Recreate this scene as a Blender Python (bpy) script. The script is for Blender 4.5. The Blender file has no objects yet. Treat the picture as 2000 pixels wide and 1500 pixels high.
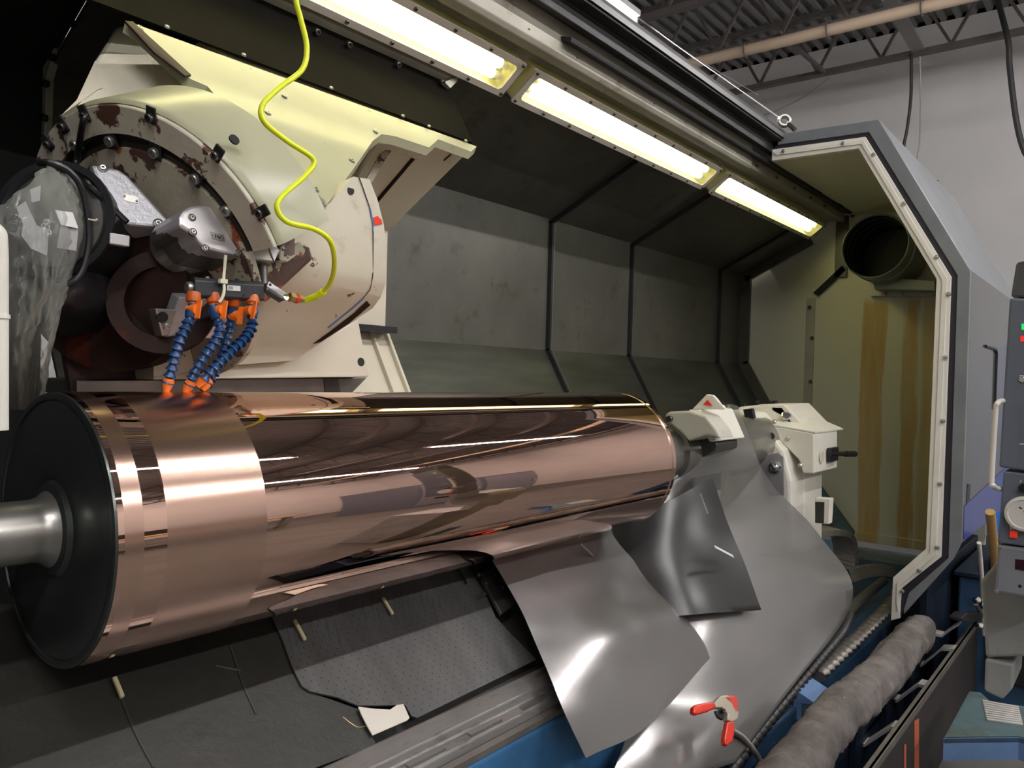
import bpy, bmesh, math, random
from mathutils import Vector, Matrix, Quaternion

random.seed(7)
SC = bpy.context.scene
COL = SC.collection

# ------------------------------------------------------------------ camera
CAM_H = 1.60
FPX = 1540.0
YAW, PIT, ROL = math.radians(38.597), math.radians(-0.626), math.radians(1.643)
_f = Vector((math.cos(PIT) * math.cos(YAW), math.cos(PIT) * math.sin(YAW), math.sin(PIT)))
_r0 = Vector((math.sin(YAW), -math.cos(YAW), 0))
_u0 = _r0.cross(_f)
_r = _r0 * math.cos(ROL) + _u0 * math.sin(ROL)
_u = -_r0 * math.sin(ROL) + _u0 * math.cos(ROL)
EYE = Vector((0, 0, CAM_H))
cam_data = bpy.data.cameras.new('camera')
cam_data.sensor_width = 36.0
cam_data.lens = 36.0 * FPX / 2000.0
cam_data.clip_start = 0.02
cam = bpy.data.objects.new('camera', cam_data)
COL.objects.link(cam)
cam.matrix_world = Matrix(((_r.x, _u.x, -_f.x, EYE.x), (_r.y, _u.y, -_f.y, EYE.y), (_r.z, _u.z, -_f.z, EYE.z), (0, 0, 0, 1)))
SC.camera = cam

# ------------------------------------------------------------------ world, lights, exposure
SC.view_settings.view_transform = 'Standard'
SC.view_settings.look = 'None'
SC.view_settings.exposure = 0.2
SC.view_settings.gamma = 1.0
SC.view_settings.use_curve_mapping = False
world = bpy.data.worlds.new('world')
SC.world = world
world.use_nodes = True
world.node_tree.nodes['Background'].inputs[0].default_value = (0.9, 0.95, 1.0, 1)
world.node_tree.nodes['Background'].inputs[1].default_value = 0.0
LAMP_POWER = 6.6      # emission of the yellowish machine lamp tubes
SHOP_POWER = 165.0      # emission of the workshop strip lights

# ------------------------------------------------------------------ pixel helpers (a pixel only gives a direction)
def ray(x, y):
    return _r * ((x - 1000.0) / FPX) + _u * ((750.0 - y) / FPX) + _f
def at(px_, py_, **kw):
    d = ray(px_, py_)
    (ax, v), = kw.items()
    i = 'xyz'.index(ax)
    return EYE + d * ((v - EYE[i]) / d[i])
def on_plane(x, y, P, n):
    d = ray(x, y); n = Vector(n)
    return EYE + d * ((Vector(P) - EYE).dot(n) / d.dot(n))
def us(x, y):
    d = ray(x, y)
    return d.x / d.y, d.z / d.y
def V(*a):
    return Vector(a)

# ------------------------------------------------------------------ materials
MATS = {}
def mat(name, col, rough=0.5, metal=0.0, var=0.0, vscale=6.0, chips=None, bump=0.0, bscale=60.0, spec=0.5,
        emit=None, estr=0.0, stretch=(1, 1, 1), dirt=None):
    if name in MATS: return MATS[name]
    m = bpy.data.materials.new(name); m.use_nodes = True
    nt = m.node_tree; N = nt.nodes; L = nt.links
    b = N['Principled BSDF']
    b.inputs['Base Color'].default_value = (*col, 1)
    b.inputs['Roughness'].default_value = rough
    b.inputs['Metallic'].default_value = metal
    b.inputs['Specular IOR Level'].default_value = spec
    tc = N.new('ShaderNodeTexCoord'); mp = N.new('ShaderNodeMapping')
    mp.inputs['Scale'].default_value = stretch
    L.new(tc.outputs['Object'], mp.inputs['Vector'])
    cur = None
    def noise(scale, det=6, rgh=0.6):
        n = N.new('ShaderNodeTexNoise'); n.inputs['Scale'].default_value = scale
        n.inputs['Detail'].default_value = det; n.inputs['Roughness'].default_value = rgh
        L.new(mp.outputs['Vector'], n.inputs['Vector']); return n
    def ramp(src, a, c, inv=False):
        r = N.new('ShaderNodeMapRange'); r.inputs['From Min'].default_value = a; r.inputs['From Max'].default_value = c
        L.new(src, r.inputs['Value']); return r.outputs['Result']
    def mix(fac, A, B):
        x = N.new('ShaderNodeMix'); x.data_type = 'RGBA'
        L.new(fac, x.inputs['Factor'])
        for s, v in (('A', A), ('B', B)):
            sock = [i for i in x.inputs if i.name == s and i.type == 'RGBA'][0]
            if isinstance(v, tuple): sock.default_value = (*v, 1)
            else: L.new(v, sock)
        return [o for o in x.outputs if o.type == 'RGBA'][0]
    cur = tuple(col)
    if var > 0:
        n = noise(vscale)
        dark = tuple(c * (1 - var) for c in col); lite = tuple(min(1, c * (1 + var * 0.6)) for c in col)
        cur = mix(ramp(n.outputs['Fac'], 0.32, 0.68), dark, lite)
    if dirt:
        dcol, amount, scale = dirt
        n = noise(scale, 8, 0.7)
        cur = mix(ramp(n.outputs['Fac'], 0.72 - amount, 0.9 - amount), cur, dcol)
    if chips:
        for ccol, amount, scale in chips:
            n = noise(scale, 10, 0.65)
            cur = mix(ramp(n.outputs['Fac'], 0.70 - amount, 0.715 - amount), cur, ccol)
    if not isinstance(cur, tuple): L.new(cur, b.inputs['Base Color'])
    if bump > 0:
        n = noise(bscale, 4); bm = N.new('ShaderNodeBump')
        bm.inputs['Strength'].default_value = bump; bm.inputs['Distance'].default_value = 0.004
        L.new(n.outputs['Fac'], bm.inputs['Height']); L.new(bm.outputs['Normal'], b.inputs['Normal'])
    if emit:
        b.inputs['Emission Color'].default_value = (*emit, 1); b.inputs['Emission Strength'].default_value = estr
    MATS[name] = m
    return m

def copper(name, col, rough, aniso):
    """turned copper: fine circumferential grooves, so reflections smear along the roll axis"""
    m = bpy.data.materials.new(name); m.use_nodes = True
    N = m.node_tree.nodes; L = m.node_tree.links; b = N['Principled BSDF']
    b.inputs['Base Color'].default_value = (*col, 1); b.inputs['Metallic'].default_value = 1
    b.inputs['Roughness'].default_value = rough; b.inputs['Anisotropic'].default_value = aniso
    tg = N.new('ShaderNodeTangent'); tg.direction_type = 'RADIAL'; tg.axis = 'X'
    b.inputs['Anisotropic Rotation'].default_value = 0.25
    L.new(tg.outputs['Tangent'], b.inputs['Tangent'])
    MATS[name] = m
    return m

def film(name, col, opac, rough, gloss=0.5, metal=0.0, zfade=None):
    """thin clear plastic: part of the light passes straight through"""
    m = bpy.data.materials.new(name); m.use_nodes = True
    N = m.node_tree.nodes; L = m.node_tree.links; b = N['Principled BSDF']
    b.inputs['Base Color'].default_value = (*col, 1); b.inputs['Roughness'].default_value = rough
    b.inputs['Specular IOR Level'].default_value = gloss; b.inputs['Metallic'].default_value = metal
    tr = N.new('ShaderNodeBsdfTransparent'); mx = N.new('ShaderNodeMixShader')
    fr = N.new('ShaderNodeLayerWeight'); fr.inputs['Blend'].default_value = 0.35
    mr = N.new('ShaderNodeMapRange'); mr.inputs['To Min'].default_value = opac; mr.inputs['To Max'].default_value = min(1, opac + 0.5)
    L.new(fr.outputs['Facing'], mr.inputs['Value']); L.new(mr.outputs['Result'], mx.inputs['Fac'])
    if zfade:        # the lower part of the sheet is more opaque than the top
        g = N.new('ShaderNodeNewGeometry'); sp = N.new('ShaderNodeSeparateXYZ'); L.new(g.outputs['Position'], sp.inputs[0])
        z = N.new('ShaderNodeMapRange'); z.interpolation_type = 'SMOOTHSTEP'
        z.inputs['From Min'].default_value = zfade[0]; z.inputs['From Max'].default_value = zfade[1]
        z.inputs['To Min'].default_value = zfade[2]; z.inputs['To Max'].default_value = opac
        L.new(sp.outputs['Z'], z.inputs['Value']); L.new(z.outputs['Result'], mr.inputs['To Min'])
        ad = N.new('ShaderNodeMath'); ad.inputs[1].default_value = 0.35; ad.use_clamp = True
        L.new(z.outputs['Result'], ad.inputs[0]); L.new(ad.outputs[0], mr.inputs['To Max'])
    L.new(tr.outputs[0], mx.inputs[1]); L.new(b.outputs[0], mx.inputs[2])
    L.new(mx.outputs[0], N['Material Output'].inputs['Surface'])
    MATS[name] = m
    return m

RUST = (0.09, 0.028, 0.014)
mat('cream', (0.62, 0.58, 0.46), 0.38, var=0.12, vscale=3, chips=[((0.10, 0.055, 0.035), 0.06, 16)], dirt=((0.34, 0.24, 0.14), 0.13, 5))
mat('cream_clean', (0.66, 0.61, 0.49), 0.35, var=0.08, vscale=3, dirt=((0.36, 0.25, 0.15), 0.06, 4))
mat('cream_rusty', (0.47, 0.43, 0.33), 0.5, var=0.2, vscale=8, chips=[((0.30, 0.07, 0.025), 0.15, 6), ((0.08, 0.04, 0.028), 0.16, 9)], bump=0.3)
mat('cream_chipped', (0.58, 0.54, 0.43), 0.45, var=0.15, vscale=6, chips=[((0.10, 0.045, 0.03), 0.165, 11)], bump=0.2)
mat('tail_white', (0.78, 0.75, 0.66), 0.35, var=0.05)
mat('tail_grey', (0.50, 0.49, 0.42), 0.4, var=0.05)
mat('cover_grey', (0.105, 0.104, 0.086), 0.42, metal=0.25, var=0.25, vscale=2.5, dirt=((0.05, 0.045, 0.03), 0.16, 7), chips=[((0.03, 0.025, 0.018), -0.02, 30)])
mat('cover_steel', (0.085, 0.088, 0.075), 0.36, metal=0.6, var=0.3, vscale=2, stretch=(1, 8, 8))
mat('joint_dark', (0.015, 0.017, 0.018), 0.5)
mat('joint_edge', (0.20, 0.21, 0.20), 0.35, metal=0.6)
mat('beam_grey', (0.43, 0.41, 0.34), 0.5, var=0.2, vscale=4, dirt=((0.20, 0.10, 0.05), 0.12, 6))
mat('rail_black', (0.018, 0.018, 0.018), 0.5, var=0.3)
mat('rail_edge', (0.16, 0.16, 0.16), 0.4, metal=0.8)
mat('lamp_frame', (0.60, 0.55, 0.48), 0.45, var=0.08)
mat('lamp_tray', (0.70, 0.68, 0.30), 0.4)
mat('lamp_tube', (1, 1, 0.9), 0.5, emit=(1.0, 0.93, 0.47), estr=LAMP_POWER)
mat('shop_tube', (1, 1, 1), 0.5, emit=(1.0, 0.97, 0.96), estr=SHOP_POWER)
film('glass', (0.9, 0.9, 0.8), 0.06, 0.05)
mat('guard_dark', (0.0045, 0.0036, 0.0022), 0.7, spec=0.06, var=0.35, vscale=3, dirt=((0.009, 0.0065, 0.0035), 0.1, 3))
mat('bolt_steel', (0.16, 0.15, 0.14), 0.35, metal=0.9)
mat('bolt_bright', (0.55, 0.54, 0.50), 0.3, metal=0.9)
mat('hole_black', (0.008, 0.008, 0.008), 0.7)
mat('steel', (0.42, 0.41, 0.38), 0.32, metal=0.85, var=0.15, vscale=5)
mat('steel_dark', (0.16, 0.155, 0.145), 0.35, metal=0.8, var=0.25, vscale=6)
mat('steel_cast', (0.52, 0.52, 0.55), 0.42, metal=0.55, var=0.1, bump=0.5, bscale=140)
mat('steel_satin', (0.60, 0.58, 0.60), 0.34, metal=0.65, var=0.12, vscale=4)
mat('disc_steel', (0.10, 0.115, 0.11), 0.30, metal=0.85, var=0.2, vscale=4)
mat('groove_dark', (0.06, 0.05, 0.045), 0.5, metal=0.3)
mat('maroon', (0.030, 0.012, 0.012), 0.6, var=0.3)
mat('brown_oily', (0.024, 0.011, 0.008), 0.6, spec=0.2, var=0.5, vscale=5, chips=[((0.07, 0.015, 0.009), 0.06, 6)])
mat('black', (0.012, 0.012, 0.014), 0.35)
mat('black_matte', (0.010, 0.010, 0.010), 0.8)
mat('black_anodised', (0.022, 0.023, 0.026), 0.42, var=0.2)
mat('hose_blue', (0.012, 0.055, 0.17), 0.28)
mat('orange', (0.90, 0.20, 0.02), 0.35)
mat('orange_dark', (0.55, 0.11, 0.012), 0.4)
mat('hose_yellow', (0.80, 0.88, 0.02), 0.30)
mat('brass', (0.72, 0.53, 0.20), 0.28, metal=0.9)
mat('tie_white', (0.72, 0.70, 0.52), 0.4)
mat('label_white', (0.75, 0.75, 0.75), 0.4)
mat('label_grey', (0.35, 0.35, 0.36), 0.4)
mat('print_black', (0.02, 0.02, 0.02), 0.6)
mat('duct_galv', (0.27, 0.29, 0.25), 0.38, metal=0.5, var=0.2, vscale=4)
mat('duct_inside_shade', (0.004, 0.005, 0.005), 0.6)  # near-black colour carries the shade inside the duct
mat('door_white', (0.76, 0.73, 0.66), 0.45, var=0.05, dirt=((0.55, 0.42, 0.24), 0.05, 4))
mat('door_grey', (0.22, 0.235, 0.25), 0.38, metal=0.2, var=0.15, vscale=4, dirt=((0.20, 0.19, 0.12), 0.10, 3))
mat('door_face', (0.105, 0.108, 0.112), 0.12, metal=0.35, var=0.05)
mat('door_blue', (0.03, 0.05, 0.30), 0.15, metal=0.1)
mat('door_inner', (0.55, 0.53, 0.40), 0.5, var=0.1)
mat('seal', (0.02, 0.018, 0.026), 0.5)
mat('blue_paint', (0.035, 0.14, 0.30), 0.5, var=0.3, vscale=5, dirt=((0.02, 0.03, 0.04), 0.16, 4))
mat('blue_light', (0.14, 0.25, 0.47), 0.5, var=0.15, dirt=((0.12, 0.16, 0.20), 0.10, 5))
mat('blue_dull', (0.075, 0.13, 0.15), 0.5, var=0.3, dirt=((0.05, 0.055, 0.03), 0.22, 5))
mat('blue_mid', (0.022, 0.065, 0.135), 0.5, var=0.3, dirt=((0.015, 0.02, 0.022), 0.2, 4))
mat('cream_plate', (0.43, 0.425, 0.285), 0.30, var=0.12, vscale=3, chips=[((0.12, 0.07, 0.04), 0.03, 18)], dirt=((0.30, 0.25, 0.13), 0.10, 4))
mat('blue_dark', (0.003, 0.010, 0.024), 0.5, var=0.3)
mat('way_steel', (0.30, 0.29, 0.28), 0.38, metal=0.6, var=0.35, vscale=3, stretch=(1, 5, 5), dirt=((0.05, 0.045, 0.04), 0.18, 6))
mat('bed_dark', (0.035, 0.033, 0.030), 0.6, var=0.3, vscale=5)
mat('wood', (0.62, 0.55, 0.34), 0.6, var=0.1, vscale=8)
mat('paper', (0.70, 0.66, 0.58), 0.8, var=0.06, bump=0.3)
mat('felt', (0.20, 0.18, 0.168), 1.0, var=0.4, vscale=9, bump=1.0, bscale=220, spec=0.1, dirt=((0.10, 0.085, 0.07), 0.13, 10))
mat('strip_steel', (0.55, 0.52, 0.50), 0.45, metal=0.25, var=0.15)
mat('track', (0.022, 0.018, 0.016), 0.55, var=0.35, vscale=5)
mat('track_edge', (0.15, 0.135, 0.12), 0.5, metal=0.3, var=0.3)
mat('orange_paint', (0.55, 0.12, 0.05), 0.6, var=0.2)
mat('conduit', (0.23, 0.21, 0.19), 0.40, metal=0.6, var=0.15)
mat('conduit_dark', (0.05, 0.05, 0.05), 0.40, metal=0.4)
mat('pipe_dark', (0.07, 0.068, 0.055), 0.5, var=0.2)
mat('chain_grey', (0.30, 0.27, 0.23), 0.55, var=0.2, dirt=((0.14, 0.10, 0.06), 0.12, 8))
mat('clamp_red', (0.80, 0.045, 0.02), 0.35)
mat('clamp_tan', (0.50, 0.44, 0.34), 0.4, metal=0.3)
mat('panel_grey', (0.135, 0.155, 0.195), 0.45, var=0.05)
mat('panel_grey2', (0.24, 0.25, 0.28), 0.45, var=0.08)
mat('pedestal_grey', (0.33, 0.34, 0.33), 0.5, var=0.2, dirt=((0.16, 0.15, 0.08), 0.14, 3))
mat('knob_white', (0.74, 0.72, 0.68), 0.4)
mat('chrome', (0.75, 0.74, 0.72), 0.12, metal=1)
mat('led_green', (0.02, 0.5, 0.1), 0.3, emit=(0.02, 0.8, 0.15), estr=0.6)
mat('led_red', (0.7, 0.03, 0.02), 0.3, emit=(1.0, 0.03, 0.02), estr=0.5)
mat('button_red', (0.85, 0.05, 0.02), 0.35, emit=(1.0, 0.05, 0.02), estr=0.15)
mat('display', (0.03, 0.006, 0.014), 0.15)
mat('wall_white', (0.60, 0.585, 0.57), 0.75, var=0.04, vscale=1.5)
mat('floor_concrete', (0.115, 0.11, 0.10), 0.6, var=0.2, vscale=2)
mat('deck_grey', (0.20, 0.192, 0.19), 0.6, var=0.1)
mat('joist_dark', (0.10, 0.085, 0.08), 0.6, var=0.2)
mat('pipe_tan', (0.52, 0.40, 0.29), 0.55)
mat('cable_black', (0.02, 0.02, 0.02), 0.6)
mat('cable_grey', (0.35, 0.34, 0.33), 0.6)
mat('strut_grey', (0.20, 0.19, 0.18), 0.6)
mat('cable_blue', (0.10, 0.35, 0.75), 0.5)
mat('shop_blue', (0.03, 0.22, 0.75), 0.5)
mat('wood_tan', (0.45, 0.27, 0.10), 0.6)
copper('copper_polished', (0.95, 0.635, 0.52), 0.022, 0.5)
copper('copper_satin', (0.98, 0.66, 0.535), 0.27, 0.92)
film('sheet_clear', (0.44, 0.425, 0.41), 0.58, 0.24, 0.9, 0.6, zfade=(1.22, 0.98, 0.12))
film('sheet_front', (0.31, 0.298, 0.295), 0.92, 0.27, 0.8, 0.8)
film('sheet_dark', (0.030, 0.029, 0.029), 0.90, 0.30, 0.45, 0.0)
film('bag_film', (0.45, 0.47, 0.42), 0.07, 0.16, 0.9)

def stained_wall():
    """end wall paint: old coolant runs below the duct, fixed to the sheet metal"""
    m = bpy.data.materials.new('end_wall'); m.use_nodes = True
    N = m.node_tree.nodes; L = m.node_tree.links; b = N['Principled BSDF']
    b.inputs['Roughness'].default_value = 0.45
    g = N.new('ShaderNodeNewGeometry'); sp = N.new('ShaderNodeSeparateXYZ'); L.new(g.outputs['Position'], sp.inputs[0])
    mp = N.new('ShaderNodeMapping'); mp.inputs['Scale'].default_value = (1, 9, 0.9); L.new(g.outputs['Position'], mp.inputs['Vector'])
    nz = N.new('ShaderNodeTexNoise'); nz.inputs['Scale'].default_value = 2.0; nz.inputs['Detail'].default_value = 6
    L.new(mp.outputs[0], nz.inputs['Vector'])
    def math_(op, a, c):
        x = N.new('ShaderNodeMath'); x.operation = op
        for i, v in enumerate((a, c)):
            if isinstance(v, (int, float)): x.inputs[i].default_value = v
            else: L.new(v, x.inputs[i])
        return x.outputs[0]
    wob = math_('MULTIPLY', math_('SUBTRACT', nz.outputs['Fac'], 0.5), 0.10)
    yy = math_('ADD', sp.outputs['Y'], wob)
    def band(y0, hw, soft):
        d = math_('ABSOLUTE', math_('SUBTRACT', yy, y0), 0)
        r = N.new('ShaderNodeMapRange'); r.inputs['From Min'].default_value = hw; r.inputs['From Max'].default_value = hw + soft
        r.inputs['To Min'].default_value = 1; r.inputs['To Max'].default_value = 0; L.new(d, r.inputs['Value']); return r.outputs[0]
    tot = math_('MAXIMUM', math_('MAXIMUM', band(1.40, 0.066, 0.015), math_('MULTIPLY', band(1.175, 0.034, 0.018), 1.0)), math_('MULTIPLY', band(1.06, 0.03, 0.03), 0.8))
    zr = N.new('ShaderNodeMapRange'); zr.inputs['From Min'].default_value = 2.19; zr.inputs['From Max'].default_value = 2.14; L.new(sp.outputs['Z'], zr.inputs['Value'])
    n2 = N.new('ShaderNodeTexNoise'); n2.inputs['Scale'].default_value = 3.5; n2.inputs['Detail'].default_value = 8; L.new(mp.outputs[0], n2.inputs['Vector'])
    fac = math_('MULTIPLY', math_('MULTIPLY', tot, zr.outputs[0]), math_('ADD', math_('MULTIPLY', n2.outputs['Fac'], 0.8), 0.42))
    cl = N.new('ShaderNodeClamp'); L.new(fac, cl.inputs[0])
    x = N.new('ShaderNodeMix'); x.data_type = 'RGBA'; L.new(cl.outputs[0], x.inputs['Factor'])
    ins = [i for i in x.inputs if i.type == 'RGBA']
    ins[0].default_value = (0.62, 0.615, 0.49, 1); ins[1].default_value = (0.50, 0.33, 0.10, 1)
    L.new([o for o in x.outputs if o.type == 'RGBA'][0], b.inputs['Base Color'])
    MATS['end_wall'] = m
stained_wall()

def mat_perforated():
    """dark rubber mat: wrinkles and dusty bloom; the holes are geometry"""
    m = mat('rubber_mat', (0.085, 0.085, 0.084), 0.34, var=0.35, vscale=4, bump=0.35, bscale=16, stretch=(3.0, 0.6, 0.6), spec=0.5,
            dirt=((0.025, 0.024, 0.02), 0.10, 3))
    return m
mat_perforated()
mat('rubber_old', (0.022, 0.0225, 0.018), 0.5, var=0.4, vscale=5, bump=0.5, bscale=22, dirt=((0.013, 0.012, 0.009), 0.18, 4))

# ------------------------------------------------------------------ mesh builder
WL = {}
class MB:
    def __init__(s): s.v = []; s.f = []
    def add(s, vs, fs):
        o = len(s.v); s.v += [Vector(v) for v in vs]; s.f += [tuple(i + o for i in f) for f in fs]; return s
    def prism(s, pts, vec):
        pts = [Vector(p) for p in pts]; vec = Vector(vec); n = len(pts)
        s.add(pts + [p + vec for p in pts], [tuple(range(n)), tuple(range(2 * n - 1, n - 1, -1))] + [(i, i + n, (i + 1) % n + n, (i + 1) % n) for i in range(n)])
        return s
    def box(s, lo, hi):
        x0, y0, z0 = lo; x1, y1, z1 = hi
        return s.prism([(x0, y0, z0), (x1, y0, z0), (x1, y1, z0), (x0, y1, z0)], (0, 0, z1 - z0))
    def obox(s, c, ax, ay, az):
        c = Vector(c); ax, ay, az = Vector(ax), Vector(ay), Vector(az)
        return s.prism([c - ax - ay - az, c + ax - ay - az, c + ax + ay - az, c - ax + ay - az], az * 2)
    def bar(s, a, b, w, h, up=(0, 0, 1)):
        a, b = Vector(a), Vector(b); d = (b - a).normalized(); up = Vector(up)
        side = d.cross(up).normalized(); up2 = side.cross(d)
        return s.prism([a - side * w / 2 - up2 * h / 2, a + side * w / 2 - up2 * h / 2, a + side * w / 2 + up2 * h / 2, a - side * w / 2 + up2 * h / 2], b - a)
    def xprof(s, prof, x0, x1):
        return s.prism([(x0, p[0], p[1]) for p in prof], (x1 - x0, 0, 0))
    def lathe(s, prof, org, axis, n=32, closed=False, cap=True, arc=None):
        """prof = [(distance along axis, radius)]"""
        org = Vector(org); ax = Vector(axis).normalized()
        t = Vector((0, 0, 1)) if abs(ax.z) < 0.9 else Vector((1, 0, 0))
        a = ax.cross(t).normalized(); b = ax.cross(a)
        vs = []; fs = []; k = len(prof)
        a0, a1 = arc or (0.0, 2 * math.pi)
        N_ = n if arc is None else n + 1
        for d, r in prof:
            for i in range(N_):
                th = a0 + (a1 - a0) * i / n
                vs.append(org + ax * d + (a * math.cos(th) + b * math.sin(th)) * r)
        for j in range(k - 1 if not closed else k):
            for i in range(n):
                p, q = j * N_, ((j + 1) % k) * N_
                fs.append((p + i, p + (i + 1) % N_, q + (i + 1) % N_, q + i))
        if arc is not None:
            if closed: fs += [tuple(j * N_ for j in range(k)), tuple(j * N_ + n for j in range(k - 1, -1, -1))]
            return s.add(vs, fs)
        if not closed and cap:
            if prof[0][1] > 1e-6: fs.append(tuple(range(n - 1, -1, -1)))
            if prof[-1][1] > 1e-6: fs.append(tuple((k - 1) * n + i for i in range(n)))
        return s.add(vs, fs)
    def tube(s, path, r, n=10, cap=True, flat=1.0):
        path = [Vector(p) for p in path]; k = len(path); vs = []; fs = []
        rad = r if callable(r) else (lambda i: r)
        prev = None
        for i, p in enumerate(path):
            d = (path[min(i + 1, k - 1)] - path[max(i - 1, 0)]).normalized()
            if prev is None:
                t = Vector((0, 0, 1)) if abs(d.z) < 0.9 else Vector((0, 1, 0))
                a = d.cross(t).normalized()
            else:
                a = (prev - d * prev.dot(d)).normalized()
            prev = a; b = d.cross(a)
            for j in range(n):
                th = 2 * math.pi * j / n
                vs.append(p + a * math.cos(th) * rad(i) + b * math.sin(th) * rad(i) * flat)
        for i in range(k - 1):
            for j in range(n):
                fs.append((i * n + j, i * n + (j + 1) % n, (i + 1) * n + (j + 1) % n, (i + 1) * n + j))
        if cap: fs += [tuple(range(n - 1, -1, -1)), tuple((k - 1) * n + j for j in range(n))]
        return s.add(vs, fs)
    def shell(s, vs, fs, vec):
        """thicken an open surface by a vector (or per-vertex vectors)"""
        n = len(vs); vs = [Vector(v) for v in vs]
        vecs = vec if isinstance(vec, list) else [Vector(vec)] * n
        edges = {}
        for f in fs:
            for a, b in zip(f, f[1:] + f[:1]):
                k = (min(a, b), max(a, b)); edges.setdefault(k, []).append((a, b))
        out = [tuple(f) for f in fs] + [tuple(i + n for i in reversed(f)) for f in fs]
        for k, l in edges.items():
            if len(l) == 1:
                a, b = l[0]; out.append((b, a, a + n, b + n))
        return s.add(vs + [v + w for v, w in zip(vs, vecs)], out)
    def build(s, name, material, parent=None, smooth=False, bevel=0.0, seg=2, merge=False):
        lo = Vector([min(v[i] for v in s.v) for i in range(3)]); hi = Vector([max(v[i] for v in s.v) for i in range(3)])
        c = (lo + hi) / 2
        me = bpy.data.meshes.new(name)
        me.from_pydata([v - c for v in s.v], [], s.f); me.update()
        bm = bmesh.new(); bm.from_mesh(me)
        if merge: bmesh.ops.remove_doubles(bm, verts=bm.verts, dist=1e-5)
        bmesh.ops.recalc_face_normals(bm, faces=bm.faces)
        bm.to_mesh(me); bm.free()
        me.materials.append(MATS[material] if isinstance(material, str) else material)
        o = bpy.data.objects.new(name, me); COL.objects.link(o)
        place(o, c, parent)
        if smooth:
            for p in me.polygons: p.use_smooth = True
            me.set_sharp_from_angle(angle=math.radians(smooth if isinstance(smooth, (int, float)) and smooth is not True else 38))
        if bevel > 0:
            b = o.modifiers.new('bevel', 'BEVEL'); b.width = bevel; b.segments = seg; b.limit_method = 'ANGLE'; b.angle_limit = math.radians(30)
        return o
def place(o, c, parent):
    WL[o.name] = Vector(c)
    if parent is not None:
        o.parent = parent; o.location = Vector(c) - WL[parent.name]
    else:
        o.location = c
def tag(o, label, cat, group=None):
    o['label'] = label; o['category'] = cat
    if group: o['group'] = group
    return o
def thing(name, label, cat, loc=(0, 0, 0), group=None):
    o = bpy.data.objects.new(name, None); o.empty_display_size = 0.1; COL.objects.link(o)
    o.location = loc; WL[o.name] = Vector(loc)
    return tag(o, label, cat, group)
def struct(o, label=None):
    o['kind'] = 'structure'
    if label: o['label'] = label
    return o
def share(src, name, c, parent, rot=None, scale=None):
    o = bpy.data.objects.new(name, src.data if isinstance(src, bpy.types.Object) else src); COL.objects.link(o)
    place(o, c, parent)
    if rot is not None: o.rotation_mode = 'QUATERNION'; o.rotation_quaternion = rot
    if scale is not None: o.scale = scale if hasattr(scale, '__len__') else (scale,) * 3
    return o
def mesh_only(mb, material, smooth=35):
    me = bpy.data.meshes.new('shared'); me.from_pydata([tuple(v) for v in mb.v], [], mb.f)
    bm = bmesh.new(); bm.from_mesh(me); bmesh.ops.recalc_face_normals(bm, faces=bm.faces); bm.to_mesh(me); bm.free()
    me.materials.append(MATS[material])
    if smooth:
        for p in me.polygons: p.use_smooth = True
        me.set_sharp_from_angle(angle=math.radians(smooth))
    return me
# shared screws, unit radius, axis +Z (the head looks along +Z)
def bolt_mesh(material):
    return mesh_only(MB().lathe([(-0.6, 1.0), (0.55, 1.0), (0.75, 0.85), (0.75, 0.5), (0.25, 0.5), (0.25, 0.0)], (0, 0, 0), (0, 0, 1), 12), material)
BOLT = {k: bolt_mesh(k) for k in ('bolt_steel', 'bolt_bright', 'black', 'steel')}
ROUND = {k: mesh_only(MB().lathe([(-0.5, 1.0), (0.15, 1.0), (0.5, 0.75), (0.65, 0.3), (0.66, 0.0)], (0, 0, 0), (0, 0, 1), 12), k) for k in ('bolt_bright', 'bolt_steel')}
HOLE = mesh_only(MB().lathe([(-0.3, 1.0), (0.06, 1.0), (0.06, 0.0)], (0, 0, 0), (0, 0, 1), 16), 'hole_black')
WASHER = mesh_only(MB().lathe([(-0.4, 1.0), (0.10, 1.0), (0.16, 0.9), (0.16, 0.0)], (0, 0, 0), (0, 0, 1), 16), 'steel_dark')
def zrot(n): return Vector((0, 0, 1)).rotation_difference(Vector(n).normalized())
def bolt(P, n, r, parent, kind='bolt_steel', name='bolt', lib=None):
    return share((lib or BOLT)[kind], name, P, parent, zrot(n), r)
def hole(P, n, r, parent, name='hole'): return share(HOLE, name, P, parent, zrot(n), r)

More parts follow.
